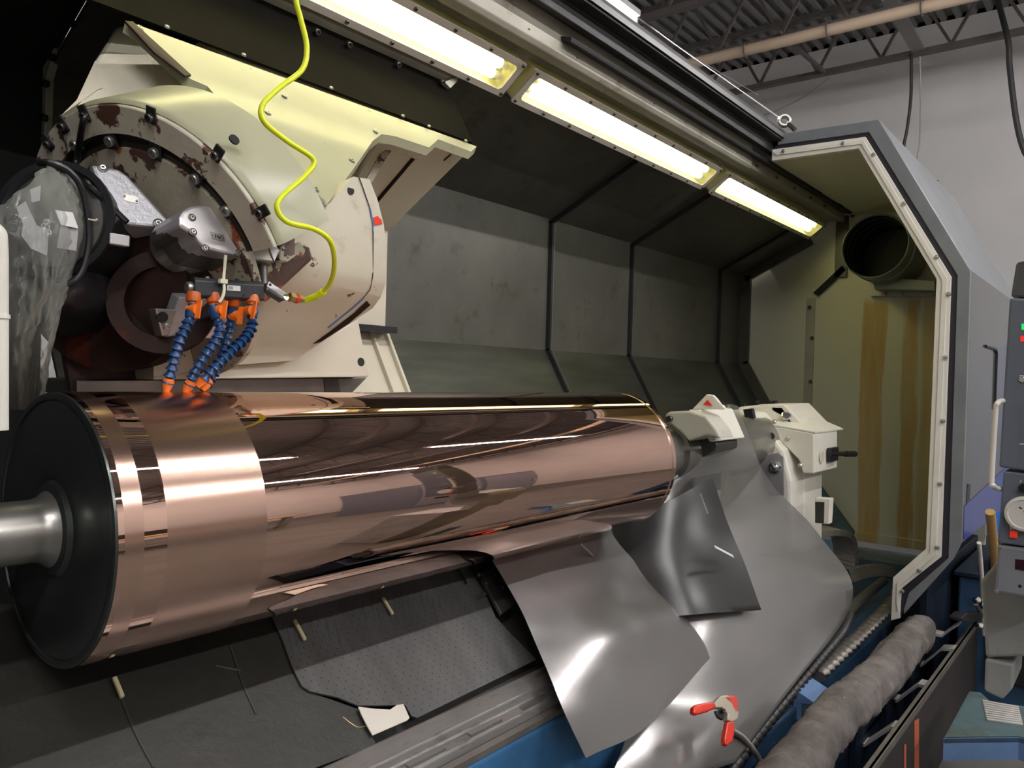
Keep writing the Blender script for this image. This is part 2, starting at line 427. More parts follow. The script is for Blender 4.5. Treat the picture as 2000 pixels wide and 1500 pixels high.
# surfaces that run along the machine: a pixel outline laid on a profile y = f(slope)
def clip(poly, smin, smax):
    for sgn, lim in ((1, smin), (-1, -smax)):
        out = []
        for (a, b) in zip(poly, poly[1:] + poly[:1]):
            fa, fb = sgn * a[1] - lim, sgn * b[1] - lim
            if fa >= 0: out.append(a)
            if (fa >= 0) != (fb >= 0):
                t = fa / (fa - fb); out.append((a[0] + (b[0] - a[0]) * t, a[1] + (b[1] - a[1]) * t))
        poly = out
        if not poly: return []
    return poly
def ruled(mb, outline, prof, vec):
    """outline: pixels; prof: [(slope, y)] ascending slope"""
    poly = [us(*p) for p in outline]
    vs = []; fs = []; idx = {}
    for (s0, y0), (s1, y1) in zip(prof, prof[1:]):
        c = clip(poly, s0, s1)
        if len(c) < 3: continue
        f = []
        for u, s in c:
            # the plane between (y0, s0*y0) and (y1, s1*y1)
            A, B = Vector((y0, s0 * y0)), Vector((y1, s1 * y1)); d = B - A
            den = s * d.x - d.y
            y = (A.y * d.x - A.x * d.y) / den if abs(den) > 1e-9 else y0
            k = (round(u, 5), round(s, 5))
            if k not in idx: idx[k] = len(vs); vs.append(Vector((u * y, y, CAM_H + s * y)))
            f.append(idx[k])
        g = [f[i] for i in range(len(f)) if f[i] != f[i - 1]]
        if len(g) >= 3: fs.append(tuple(g))
    return mb.shell(vs, fs, vec)
def catmull(pts, n):
    pts = [Vector(p) for p in pts]; out = []
    P = [pts[0] * 2 - pts[1]] + pts + [pts[-1] * 2 - pts[-2]]
    for i in range(1, len(P) - 2):
        for k in range(n):
            t = k / n
            out.append(0.5 * ((2 * P[i]) + (P[i + 1] - P[i - 1]) * t + (2 * P[i - 1] - 5 * P[i] + 4 * P[i + 1] - P[i + 2]) * t * t + (3 * P[i] - P[i - 1] - 3 * P[i + 1] + P[i + 2]) * t ** 3))
    out.append(pts[-1]); return out
def surface(rows, nu, nv):
    """smooth grid through rows of 3-D points"""
    R = [catmull(r, nu) for r in rows]
    cols = [catmull([r[j] for r in R], nv) for j in range(len(R[0]))]
    nr, nc = len(cols[0]), len(cols)
    vs = [cols[j][i] for i in range(nr) for j in range(nc)]
    fs = [(i * nc + j, i * nc + j + 1, (i + 1) * nc + j + 1, (i + 1) * nc + j) for i in range(nr - 1) for j in range(nc - 1)]
    return vs, fs
def resample(path, step):
    path = [Vector(p) for p in path]; out = [path[0]]; acc = 0.0
    for a, b in zip(path, path[1:]):
        L = (b - a).length; t = step - acc
        while t <= L: out.append(a.lerp(b, t / L)); t += step
        acc = L - (t - step)
    return out
def rib_tube(path, r, pitch, depth, n=12, flat=1.0):
    p = resample(path, pitch / 4)
    return MB().tube(p, lambda i: r - depth * (0.5 - 0.5 * math.cos(i * math.pi / 2)), n, flat=flat)

# ================================================================== the workshop
RX0, RX1, RY0, RY1, RZ = -5.5, 10.0, -8.5, 6.2, 5.75
struct(MB().box((RX0, RY0, -0.1), (RX1, RY1, 0.0)).build('floor', 'floor_concrete'), 'grey concrete workshop floor')
struct(MB().box((RX1, RY0, 0), (RX1 + 0.15, RY1, RZ)).build('wall_right', 'wall_white'), 'plain white workshop wall behind the roof trusses')
struct(MB().box((RX0 - 0.15, RY0, 0), (RX0, RY1, RZ)).build('wall_left', 'wall_white'), 'plain white workshop wall behind the headstock')
struct(MB().box((RX0, RY0 - 0.15, 0), (RX1, RY0, RZ)).build('wall_front', 'wall_white'), 'plain white workshop wall on the operator side')
struct(MB().box((RX0, RY1, 0), (RX1, RY1 + 0.15, RZ)).build('wall_back', 'wall_white'), 'plain white workshop wall behind the lathe')
# corrugated roof deck, ribs along the machine
vs = []; k = 0
y = RY0
prof = []
while y < RY1:
    prof += [(y, RZ), (y + 0.05, RZ), (y + 0.07, RZ + 0.05), (y + 0.13, RZ + 0.05), (y + 0.15, RZ)]; y += 0.15
vs = [V(x, p, z) for p, z in prof for x in (RX0, RX1)]
fs = [(2 * i, 2 * i + 1, 2 * i + 3, 2 * i + 2) for i in range(len(prof) - 1)]
m = MB(); m.shell(vs, fs, (0, 0, 0.01)); struct(m.build('ceiling', 'deck_grey'), 'dark corrugated steel roof deck')

# open-web roof joists running across the hall
JZ0, JZ1 = 5.02, 5.68
JL = ['nearest the white wall', 'beside the tan pipe', 'above the lathe lamps', 'over the middle of the lathe', 'over the lathe headstock', 'behind the headstock']
def joist(x, tail):
    t = thing('roof_joist', 'dark open-web steel roof joist ' + tail, 'roof joist', (x, 0, JZ0), 'roof joists')
    for nm, z in (('bottom_chord', JZ0), ('top_chord', JZ1)):
        for s in (-1, 1):
            MB().box((x + s * 0.02 - 0.018, RY0, z), (x + s * 0.02 + 0.018, RY1, z + 0.055)).build(nm, 'joist_dark', t)
    webs = None; y = RY0 + 0.2; up = True; n = 0
    while y < RY1 - 0.4:
        a = V(x, y, JZ0 + 0.05 if up else JZ1); b = V(x, y + 0.33, JZ1 if up else JZ0 + 0.05)
        if webs is None: webs = {}
        c = (a + b) / 2
        if up not in webs:
            o = MB().bar(a, b, 0.028, 0.028, (1, 0, 0)).build('web_rod', 'joist_dark', t); webs[up] = o.data
        else: share(webs[up], 'web_rod', c, t)
        y += 0.33; up = not up
    return t
for x, tail in zip((8.95, 7.8, 6.65, 5.5, 4.35, 1.5), JL): joist(x, tail)
# pipe hung below the second joist, with its hangers
t = thing('tan_pipe', 'long tan pipe hanging under the roof joist by hooks', 'pipe', (7.62, 0, 4.95))
MB().tube([(7.62, RY0, 4.93), (7.62, RY1, 4.93)], 0.055, 14).build('pipe_run', 'pipe_tan', t, True)
for i in range(18):
    y = RY0 + 0.5 + i * 0.8
    MB().tube([V(7.62 + 0.07 * math.sin(a), y, 4.93 - 0.07 * math.cos(a)) for a in [math.radians(d) for d in range(-160, 181, 20)]] + [V(7.78, y, 5.05)], 0.008, 6).build('hanger', 'joist_dark', t)
# braces, cables and wires
a, b = at(1735, -5, x=7.7), at(1795, 100, x=8.95)
tag(MB().bar(a, b, 0.12, 0.03, (1, 0, 0)).build('brace_plate', 'strut_grey'), 'flat grey diagonal brace between two roof joists', 'brace')
a, b = at(1520, 62, x=7.7), at(1612, 142, x=8.95)
tag(MB().bar(a, b, 0.035, 0.035).build('brace_rod', 'joist_dark'), 'thin dark diagonal rod between two roof joists', 'brace')
def cable(name, label, pts, r, m, cat='cable', n=8):
    return tag(MB().tube(catmull(pts, 8), r, n).build(name, m, None, True), label, cat)
cable('hanging_cable', 'thick black cable hanging from the roof joist past the control panel', [at(1940, -30, x=8.9), at(1968, 75, x=8.8), at(1972, 130, x=8.8), at(1985, 235, x=8.8), at(2003, 300, x=8.8), at(2040, 360, x=8.8), at(2080, 800, x=8.8)], 0.026, 'cable_black')
cable('hanging_cable', 'thin black cable hanging straight down behind the open hood', [at(1780, 105, x=8.9), at(1779, 190, x=8.9), at(1772, 250, x=8.9), at(1763, 310, x=8.9), at(1755, 500, x=8.9)], 0.016, 'cable_black')
cable('hanging_cable', 'thin pale cable hanging beside the thin black one', [at(1796, 98, x=8.95), at(1798, 200, x=9.2), at(1796, 280, x=9.4), at(1790, 330, x=9.4), at(1785, 520, x=9.4)], 0.008, 'cable_grey')
cable('slack_wire', 'slack pale wire sagging across the white wall', [at(1430, 222, x=9.995), at(1480, 228, x=9.99), at(1560, 195, x=9.6), at(1620, 152, x=8.95)], 0.006, 'cable_grey', 'wire')
pe_x = at(1240, 40, z=4.55).x
cable('stay_wire', 'thin steel wire running from the strip light to the hood eye bolt', [at(1235, 25, x=6.0), at(1330, 95, x=5.6), at(1430, 165, x=5.0), at(1528, 234, x=4.15)], 0.004, 'cable_grey', 'wire')
cable('stay_wire', 'second thin wire below the strip light', [at(1245, 35, x=pe_x), at(1345, 105, x=7.0), at(1480, 185, x=8.93)], 0.005, 'cable_grey', 'wire')

# strip lights of the hall
def strip_light(x0, x1, y, z, tail):
    t = thing('strip_light', 'white fluorescent strip light ' + tail, 'strip light', (x0, y, z), 'workshop strip lights')
    MB().box((x0, y - 0.055, z), (x1, y + 0.055, z + 0.05)).build('housing', 'wall_white', t, bevel=0.006)
    MB().tube([(x0 + 0.03, y, z - 0.022), (x1 - 0.03, y, z - 0.022)], 0.024, 12).build('tube', 'shop_tube', t, True)
    for x in (x0 + 0.012, x1 - 0.012): MB().box((x - 0.012, y - 0.03, z - 0.055), (x + 0.012, y + 0.03, z)).build('end_cap', 'wall_white', t)
    for x in (x0 + 0.25, x1 - 0.25): MB().tube([(x, y, z + 0.05), (x, y, JZ1)], 0.004, 6).build('hanger', 'cable_grey', t)
    return t
pe = at(1240, 40, z=4.55)
strip_light(pe.x - 2.4, pe.x, pe.y, 4.57, 'hanging under the roof deck above the black rail')
tails = ['over the aisle beside the headstock', 'over the aisle at mid lathe', 'over the aisle by the control panel', 'over the far aisle by the headstock', 'over the far aisle at mid hall', 'over the far aisle by the white wall']
k = 0
for y in (-1.2, -4.6):
    for x in (-2.6, 1.3, 5.2):
        strip_light(x, x + 2.4, y, 4.6, tails[k]); k += 1
# blue thing seen past the open hood
t = thing('blue_cabinet', 'bright blue cabinet standing behind the control panel', 'cabinet', (8.6, 0.75, 0))
MB().box((8.3, 0.3, 0.0), (9.1, 1.05, 2.0)).build('body', 'shop_blue', t, bevel=0.01)
MB().box((8.285, 0.34, 0.1), (8.30, 0.67, 1.9)).build('door', 'shop_blue', t, bevel=0.004)
MB().box((8.285, 0.69, 0.1), (8.30, 1.01, 1.9)).build('door', 'shop_blue', t, bevel=0.004)

# unseen operator side, added to give the roll dark reflections: bench, chest, cabinet, crates
t = thing('reflection_bench', 'long dark bench out of view, added for the roll reflection', 'reflection_bench', (1.5, -3.6, 0))
MB().box((-1.2, -4.1, 0.86), (4.2, -3.3, 0.92)).build('top', 'wood_tan', t, bevel=0.006)
MB().box((-1.1, -4.08, 0.22), (4.1, -3.35, 0.25)).build('shelf', 'strut_grey', t)
MB().box((-1.15, -4.1, 0.92), (4.15, -4.06, 1.25)).build('back_board', 'rail_black', t)
for x in (-1.1, 1.5, 4.02):
    for y in (-4.05, -3.42): MB().box((x, y, 0), (x + 0.07, y + 0.07, 0.86)).build('leg', 'strut_grey', t)
t = thing('reflection_chest', 'red drawer chest out of view, added for the roll reflection', 'tool chest', (0.4, -3.7, 0.92))
MB().box((0.1, -4.0, 0.922), (0.8, -3.5, 1.30)).build('case', 'clamp_red', t, bevel=0.008)
for k in range(4):
    d_ = MB().box((0.13, -3.5, 0.945 + k * 0.088), (0.77, -3.485, 1.02 + k * 0.088)).build('drawer', 'clamp_red', t, bevel=0.003)
    MB().box((0.3, -3.485, 0.975 + k * 0.088), (0.6, -3.47, 0.99 + k * 0.088)).build('pull', 'chrome', d_)
t = thing('reflection_cabinet', 'tall dark grey cabinet out of view, added for the roll reflection', 'cabinet', (6.6, -4.0, 0))
MB().box((5.6, -4.6, 0), (7.6, -3.4, 2.1)).build('body', 'panel_grey', t, bevel=0.01)
for x in (5.65, 6.65): 
    d_ = MB().box((x, -3.4, 0.1), (x + 0.9, -3.38, 2.0)).build('door', 'panel_grey2', t, bevel=0.004)
    MB().box((x + 0.8, -3.38, 1.0), (x + 0.84, -3.34, 1.2)).build('handle', 'chrome', d_)
t = thing('reflection_crates', 'stack of dark crates out of view, added for the roll reflection', 'crate stack', (-3.0, -3.0, 0))
for k in range(3):
    MB().box((-4.0, -3.5, 0.45 * k), (-2.2, -2.4, 0.45 * k + 0.43)).build('crate', 'pipe_dark', t, bevel=0.01)

# ================================================================== lathe enclosure (way covers, roof beam, end wall)
enc = thing('lathe_enclosure', 'dark grey folded metal lathe enclosure with panel joints behind the copper roll', 'machine enclosure', (3.2, 2.3, 0.0))
YB = 2.30
CF, CT, CB, CL = (1.84, 2.611), (YB, 2.372), (YB, 1.732), (1.86, 0.985)
XJ = [0.86, 3.13, 3.92, 5.13, 5.58]
for i in range(4):
    x0, x1 = XJ[i], XJ[i + 1]; o = 0.006 * (3 - i)   # each cover slides over the next
    def sh(p): return (p[0] - o, p[1] - o * 0.2)
    for nm, A, B, mt in (('ceiling_panel', CF, CT, 'cover_grey'), ('back_panel', CT, CB, 'cover_grey'), ('lower_panel', CB, CL, 'cover_steel')):
        A, B = sh(A), sh(B)
        MB().shell([(x0, *A), (x1 - 0.012, *A), (x1 - 0.012, *B), (x0, *B)], [(0, 1, 2, 3)], (0, 0.012, 0.012 if nm != 'lower_panel' else -0.004)).build(nm, mt, enc)
for i, x in enumerate(XJ[1:4]):
    o = 0.006 * (3 - i) + 0.012
    pr = [(CF[0] - o, CF[1] - o), (CT[0] - o, CT[1] - o * 0.6), (CB[0] - o, CB[1]), (CL[0] - o, CL[1])]
    for A, B in zip(pr, pr[1:]):
        d = (V(0, *B) - V(0, *A)).normalized()
        MB().bar(V(x - 0.010, *A) - d * 0.004, V(x - 0.010, *B) + d * 0.004, 0.022, 0.016, (1, 0, 0)).build('joint_strip', 'joint_dark', enc)
        MB().bar(V(x + 0.008, *A) - d * 0.004, V(x + 0.008, *B) + d * 0.004, 0.010, 0.010, (1, 0, 0)).build('joint_lip', 'joint_edge', enc)
# folded flange where the covers meet the end wall
pr = [CF, CT, CB, CL]
for A, B in zip(pr, pr[1:]):
    MB().bar(V(5.53, A[0] - 0.02, A[1]), V(5.53, B[0] - 0.02, B[1]), 0.10, 0.03, (1, 0, 0)).build('end_flange', 'cover_grey', enc)
# end wall: two sheets, batten, notch plate, top rail, foot ledge
XE = 5.60
MB().prism([(XE, 2.36, 2.42), (XE, 1.80, 2.72), (XE, 1.80, 0.55), (XE, 1.95, 0.9), (XE, 2.36, 1.65)], (0.02, 0, 0)).build('end_wall_panel', 'end_wall', enc)
MB().prism([(XE - 0.012, *p) for p in ((1.80, 0.60), (0.72, 0.60), (0.72, 2.05), (1.10, 2.74), (1.80, 2.86))], (0.02, 0, 0)).build('end_wall_panel', 'end_wall', enc)
MB().box((XE - 0.022, 1.785, 0.60), (XE - 0.002, 1.845, 2.20)).build('batten', 'beam_grey', enc, bevel=0.003)
MB().prism([at(1588, 572, x=XE - 0.03), at(1598, 578, x=XE - 0.03), at(1652, 528, x=XE - 0.03), at(1645, 518, x=XE - 0.03)], (0.01, 0, 0)).build('notch', 'black_matte', enc)
MB().box((XE - 0.03, 1.58, 2.33), (XE - 0.014, 1.66, 2.80)).build('bracket_plate', 'cover_grey', enc, bevel=0.002)
MB().box((XE - 0.06, 1.14, 2.745), (XE, 1.85, 2.80)).build('top_rail', 'end_wall', enc, bevel=0.004)
MB().box((XE - 0.08, 1.16, 2.80), (XE + 0.02, 1.74, 2.825)).build('rail_shadow_strip', 'black', enc)  # solid black strip in place of the shadow between the rails
MB().box((XE - 0.10, 1.20, 2.825), (XE + 0.02, 1.74, 2.90)).build('top_rail', 'end_wall', enc, bevel=0.004)
for p in ((1665, 421), (1581, 600), (1586, 660), (1583, 745)): bolt(at(*p, x=XE - 0.035), (-1, 0, 0), 0.012, enc)
MB().box((XE - 0.03, 0.80, 0.56), (XE + 0.01, 1.80, 0.62)).build('foot_strip', 'end_wall', enc, bevel=0.003)
MB().box((XE - 0.35, 1.02, 0.40), (XE + 0.01, 2.0, 0.52)).build('foot_ledge', 'blue_dull', enc, bevel=0.008)
MB().box((XE - 0.60, 1.45, 0.50), (XE - 0.20, 1.90, 0.575)).build('foot_block', 'blue_light', enc, bevel=0.008)
MB().prism([at(1590, 1020, x=5.5), at(1592, 940, x=5.5), at(1625, 985, x=5.5), at(1665, 1040, x=5.5), at(1660, 1052, x=5.5)], (0.06, 0, 0)).build('gusset', 'blue_dull', enc)
# roof beam carrying the lamps
X0B, X1B = -0.6, 5.56
MB().xprof([(1.79, 2.62), (1.695, 2.715), (1.60, 2.70), (1.60, 2.78), (1.80, 2.80)], X0B, X1B).build('roof_beam', 'beam_grey', enc, bevel=0.006)
MB().xprof([(1.645, 2.69), (1.60, 2.69), (1.585, 2.705), (1.585, 2.83), (1.60, 2.84), (1.645, 2.80)], X0B, 3.9).build('beam_ledge', 'beam_grey', enc, bevel=0.004)
MB().xprof([(1.585, 2.81), (1.52, 2.785), (1.52, 2.84), (1.47, 2.84), (1.47, 2.855), (1.585, 2.90)], X0B, 5.5).build('door_rail', 'rail_black', enc, bevel=0.003)
MB().xprof([(1.60, 2.755), (1.545, 2.735), (1.54, 2.75), (1.60, 2.77)], 2.2, 5.5).build('door_rail', 'rail_black', enc, bevel=0.002)
MB().xprof([(1.48, 2.858), (1.462, 2.85), (1.462, 2.872), (1.48, 2.88)], X0B, 4.0).build('rail_lip', 'rail_edge', enc)
for i in range(16):
    x = 0.9 + i * 0.28
    bolt(V(x, 1.59, 2.722), (0, -0.8, -0.6), 0.007, enc)
MB().box((X0B, 1.50, 2.905), (5.62, 2.40, 2.92)).build('leak_block_plate', 'rail_black', enc)  # unseen plates added to block a light leak onto the end wall
MB().box((5.60, 1.05, 2.70), (5.62, 2.40, 2.92)).build('leak_block_end', 'rail_black', enc)
# headstock side: folded trim with bolts, black panels paint in the dark void beyond
XL = 0.86
trim = [at(135, -25, x=XL), at(88, 150, x=XL), at(82, 330, x=XL)]
for A, B in zip(trim, trim[1:]):
    MB().bar(A, B, 0.07, 0.02, (1, 0, 0)).build('trim_strip', 'beam_grey', enc, bevel=0.003)
for p in ((140, 45), (102, 112), (89, 163), (86, 230)): bolt(at(*p, x=XL - 0.014), (-1, -0.2, 0), 0.010, enc, 'black')
MB().shell([(XL, 1.72, 2.68), (XL - 1.9, 1.72, 2.68), (XL - 1.9, YB, 2.38), (XL, YB, 2.38)], [(0, 1, 2, 3)], (0, 0, 0.02)).build('void_ceiling', 'black_matte', enc)
MB().box((XL - 1.9, YB, 0.5), (XL, YB + 0.02, 2.4)).build('void_back', 'black_matte', enc)
MB().box((XL - 1.92, 0.9, 0.5), (XL - 1.9, YB, 2.75)).build('void_side', 'black_matte', enc)

# ------------------------------------------------------------------ machine lamps
LN = V(0, -0.61, -0.79).normalized(); LT = V(0, -0.79, 0.61)      # lens normal, across the lens
LP = V(0, 1.715, 2.611)                                          # middle of the lens
def ring_quad(hx, hy, r, n=6):
    out = []
    for cx, cy, a0 in ((hx - r, hy - r, 0), (-hx + r, hy - r, 90), (-hx + r, -hy + r, 180), (hx - r, -hy + r, 270)):
        for k in range(n + 1):
            a = math.radians(a0 + 90 * k / n); out.append((cx + r * math.cos(a), cy + r * math.sin(a)))
    return out
def lamp(x0, x1, tail):
    t = thing('machine_lamp', 'long enclosed fluorescent machine lamp ' + tail, 'machine lamp', ((x0 + x1) / 2, LP.y, LP.z), 'lamps along the enclosure roof')
    c = V((x0 + x1) / 2, LP.y, LP.z); hx = (x1 - x0) / 2; hy = 0.072
    X = V(1, 0, 0)
    P = lambda u, v, d: c + X * u + LT * v + LN * d
    # frame plate with a rounded opening
    outer = ring_quad(hx, hy, 0.006); inner = ring_quad(hx - 0.026, hy - 0.022, 0.018)
    n = len(outer); m = MB()
    vs = [P(u, v, 0.0) for u, v in outer] + [P(u, v, 0.0) for u, v in inner] + [P(u, v, -0.008) for u, v in inner] + [P(u, v, -0.008) for u, v in outer]
    fs = []
    for i in range(n):
        j = (i + 1) % n
        fs += [(i, j, j + n, i + n), (i + n, j + n, j + 2 * n, i + 2 * n), (i + 2 * n, j + 2 * n, j + 3 * n, i + 3 * n), (i + 3 * n, j + 3 * n, j, i)]
    m.add(vs, fs).build('frame', 'lamp_frame', t)
    # open tray
    o2 = ring_quad(hx - 0.004, hy - 0.004, 0.01); i2 = ring_quad(hx - 0.012, hy - 0.012, 0.012); m = MB(); n = len(o2)
    vs = [P(u, v, -0.008) for u, v in o2] + [P(u, v, -0.075) for u, v in o2] + [P(u, v, -0.008) for u, v in i2] + [P(u * 0.998, v * 0.8, -0.068) for u, v in i2]
    fs = [tuple(range(n, 2 * n)), tuple(range(4 * n - 1, 3 * n - 1, -1))]
    for i in range(n):
        j = (i + 1) % n
        fs += [(i, j, j + n, i + n), (i + 2 * n, i + 3 * n, j + 3 * n, j + 2 * n), (i, i + 2 * n, j + 2 * n, j)]
    m.add(vs, fs).build('tray', 'lamp_tray', t)
    for v in (-0.021, 0.021):
        MB().tube([P(-hx + 0.075, v, -0.034), P(hx - 0.075, v, -0.034)], 0.019, 12).build('tube', 'lamp_tube', t, True)
        for sgn in (-1, 1): MB().tube([P(sgn * (hx - 0.075), v, -0.034), P(sgn * (hx - 0.035), v, -0.034)], 0.012, 10).build('tube_cap', 'lamp_frame', t, True)
    m = MB(); m.prism([P(u, v, -0.001) for u, v in ring_quad(hx - 0.024, hy - 0.02, 0.018)], -LN * 0.003).build('lens_pane', 'glass', t)
    k = max(4, int((x1 - x0) / 0.16))
    for s in (-1, 1):
        for i in range(k + 1):
            bolt(P(-hx + 0.012 + (2 * hx - 0.024) * i / k, s * (hy - 0.011), 0.0), LN, 0.0065, t, name='screw')
    return t
xa = [at(990, 190, y=1.745).x, at(1010, 192, y=1.745).x, at(1380, 367, y=1.745).x, at(1394, 374, y=1.745).x, at(1588, 466, y=1.745).x]
L2 = xa[2] - xa[1]
lamp(xa[0] - L2, xa[0], 'above the turret')
lamp(xa[1], xa[2], 'between the two other lamps')
lamp(xa[3], xa[4], 'beside the exhaust duct')

# ================================================================== tool carriage with turret
car = thing('tool_carriage', 'large cream painted tool carriage with round turret above the copper roll', 'tool carriage', (1.2, 1.9, 1.75))
XS = 1.905
# saddle block, its sloping face looks down to the roll
MB().xprof([(1.72, 2.325), (2.10, 2.097), (2.10, 1.757), (2.27, 1.74), (2.27, 2.36), (1.76, 2.40)], 1.02, XS).build('saddle', 'cream_clean', car, bevel=0.006)
MB().prism([at(742, 300, y=1.80), at(768, 285, y=1.80), at(690, 420, y=1.80), at(676, 425, y=1.80)], (0, 0.004, 0.0)).build('rust_seam', 'cream_rusty', car)
def seam(pts, r, m, name='seam'):
    return MB().tube(pts, r, 6).build(name, m, car)
def down(x, y): # pixel on the sloping saddle face
    A, B = V(0, 1.72, 2.325), V(0, 2.10, 2.097); d = B - A
    return on_plane(x, y, A, V(0, -d.z, d.y)) + V(0, -0.002, -0.003)
seam([down(823, 290), down(800, 315), down(730, 398)], 0.006, 'brown_oily')
seam([down(735, 272), down(760, 268), down(824, 290)], 0.004, 'brown_oily')
seam([down(768, 286), down(742, 318)], 0.002, 'brown_oily')
seam([down(880, 300), down(866, 312)], 0.002, 'brown_oily')
# pocket wall around the notch
MB().prism([down(690, 345), down(735, 262), down(762, 262), down(826, 288), down(822, 298), down(758, 276), down(742, 278), down(700, 352)], (0, 0.0, -0.025)).build('notch_wall', 'cream', car, bevel=0.003)
# bent top plate
plate = [(245, 40), (600, 168), (931, 286), (920, 296), (856, 272), (838, 288), (772, 266), (745, 262), (728, 275), (690, 330), (642, 394), (618, 418), (405, 168), (372, 154), (266, 54)]
prof = [(0.22, 1.36), (0.30, 1.475), (0.345, 1.55), (0.357, 1.568), (0.366, 1.585), (0.378, 1.612), (0.392, 1.64), (0.45, 1.735)]
m = MB(); ruled(m, plate, prof, (0, 0.012, -0.022)); m.build('top_plate', 'cream_plate', car, smooth=50)
def top(x, y):
    u, s = us(x, y)
    for (s0, y0), (s1, y1) in zip(prof, prof[1:]):
        if s0 <= s <= s1 or (s1 == prof[-1][0] and s > s1):
            return on_plane(x, y, V(0, y0, CAM_H + s0 * y0), V(0, -(s1 * y1 - s0 * y0), y1 - y0))
TN = V(0, -0.75, 0.65)
for p in ((272, 55), (555, 188), (523, 221), (514, 251), (687, 314), (733, 257), (616, 370)):
    share(WASHER, 'counterbore', top(*p) - TN * 0.001, car, zrot(TN), 0.0095)
    bolt(top(*p) + TN * 0.000, TN, 0.006, car, 'bolt_bright')
for p in ((324, 56), (474, 110), (645, 174), (785, 228), (836, 248), (908, 276)):
    bolt(top(p[0], p[1] + 4) + V(0, -0.004, 0.008), (0, -0.5, 0.8), 0.006, car, 'bolt_bright', 'dome_nut', ROUND)
# dark edge strip where the paint is gone along the left of the plate
MB().prism([top(243, 45), top(258, 46), top(372, 150), top(360, 152), top(300, 106)], (0, -0.003, 0.004)).build('plate_edge', 'maroon', car)
# dark sheet guard between plate and lamps, and its bolted rail
GA, GB, GC = (1.712, 2.348), (1.797, 2.50), (1.825, 2.585)
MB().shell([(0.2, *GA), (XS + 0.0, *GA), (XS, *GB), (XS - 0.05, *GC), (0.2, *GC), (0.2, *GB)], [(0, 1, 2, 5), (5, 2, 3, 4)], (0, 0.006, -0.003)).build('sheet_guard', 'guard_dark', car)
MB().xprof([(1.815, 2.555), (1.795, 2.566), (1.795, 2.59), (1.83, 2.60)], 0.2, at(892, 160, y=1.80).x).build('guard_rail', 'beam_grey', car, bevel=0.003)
for x in (620, 682, 778, 864): bolt(at(x, 50 + (x - 620) * 0.405 + 12, y=1.794), (0, -0.8, -0.5), 0.009, car)
MB().prism([at(868, 160, y=1.79), at(893, 150, y=1.79), at(893, 158, y=1.79), at(880, 172, y=1.79)], (0, 0.02, 0)).build('rail_end', 'beam_grey', car)

# wedge of the housing behind the drum, left of the plate
wedge = [(250, 48), (372, 154), (300, 190), (150, 215), (150, 195), (186, 118), (225, 55)]
WP, WN = V(0.86, 1.78, 2.30), V(-0.35, -0.80, 0.45)
MB().prism([on_plane(x, y, WP, WN) for x, y in wedge], (0.085, 0.17, 0.06)).build('housing_wedge', 'cream', car, bevel=0.008)
wedge2 = [(186, 118), (150, 195), (120, 225), (190, 175), (200, 172)]
MB().prism([on_plane(x, y, WP + V(0, -0.004, 0), WN) for x, y in wedge2], (0.01, 0.02, 0)).build('housing_facet', 'cream', car)

# turret drum: faces the headstock and leans down
TC = V(0.8220, 1.600, 1.8005); TNrm = V(-0.8602, -0.2170, -0.4614).normalized()
def disc(x, y, off=0.0): return on_plane(x, y, TC + TNrm * off, TNrm)
# only the upper arc stands free: find its two ends
_ax = TNrm; _t = V(0, 0, 1); _a = _ax.cross(_t).normalized(); _b = _ax.cross(_a)
def angle(px_, py_, ax=1):
    r = disc(px_, py_) - TC; return math.atan2(r.dot(_b), r.dot(_a))
A0, A1 = angle(50, 345), angle(548, 478)
AM = angle(300, 210)
while A1 < A0: A1 += 2 * math.pi
while AM < A0: AM += 2 * math.pi
if AM > A1: A0, A1 = A1 - 2 * math.pi, A0
ARC = (A0, A1)
MB().lathe([(-0.001, 0.300), (0.0, 0.326), (0.004, 0.330), (0.0, 0.334), (-0.010, 0.338), (-0.155, 0.338), (-0.155, 0.300)], TC, TNrm, 80, arc=ARC, closed=True).build('drum_housing', 'cream_plate', car, True)
MB().lathe([(-0.01, 0.328), (0.012, 0.328), (0.014, 0.326), (0.014, 0.276), (-0.01, 0.276)], TC, TNrm, 80, arc=ARC, closed=True).build('turret_ring', 'cream_chipped', car, True)
MB().lathe([(-0.02, 0.280), (0.006, 0.280), (0.006, 0.272), (-0.004, 0.270), (-0.004, 0.262), (0.002, 0.258), (0.002, 0.248), (-0.02, 0.248)], TC, TNrm, 80, arc=ARC, closed=True).build('turret_groove', 'groove_dark', car, True)
MB().lathe([(-0.01, 0.250), (0.010, 0.248), (0.010, 0.0)], TC, TNrm, 96).build('turret_face', 'cream_rusty', car, True)
# socket screws in radial pockets
def pocket(px_, py_, r, off, mt='bolt_steel'):
    P = disc(px_, py_, off); rad = (P - TC); rad = (rad - TNrm * rad.dot(TNrm)).normalized(); tan = TNrm.cross(rad)
    MB().obox(P + TNrm * 0.0, rad * r * 1.9, tan * r * 1.25, TNrm * 0.0025).build('pocket', 'hole_black', car, bevel=0.002)
    bolt(P + TNrm * 0.003 - rad * r * 0.5, TNrm, r, car, mt)
for p in ((165, 222), (122, 243), (295, 225), (425, 300), (512, 414), (93, 278)): pocket(*p, 0.0085, 0.0145)
for p in ((216, 270), (304, 293), (385, 345), (448, 408), (147, 278)): pocket(*p, 0.0105, 0.0105, 'steel')
hole(on_plane(458, 272, TC + V(0, -0.338, 0.02), V(0.1, -1, 0.25)), (0.0, -0.9, 0.4), 0.010, car)

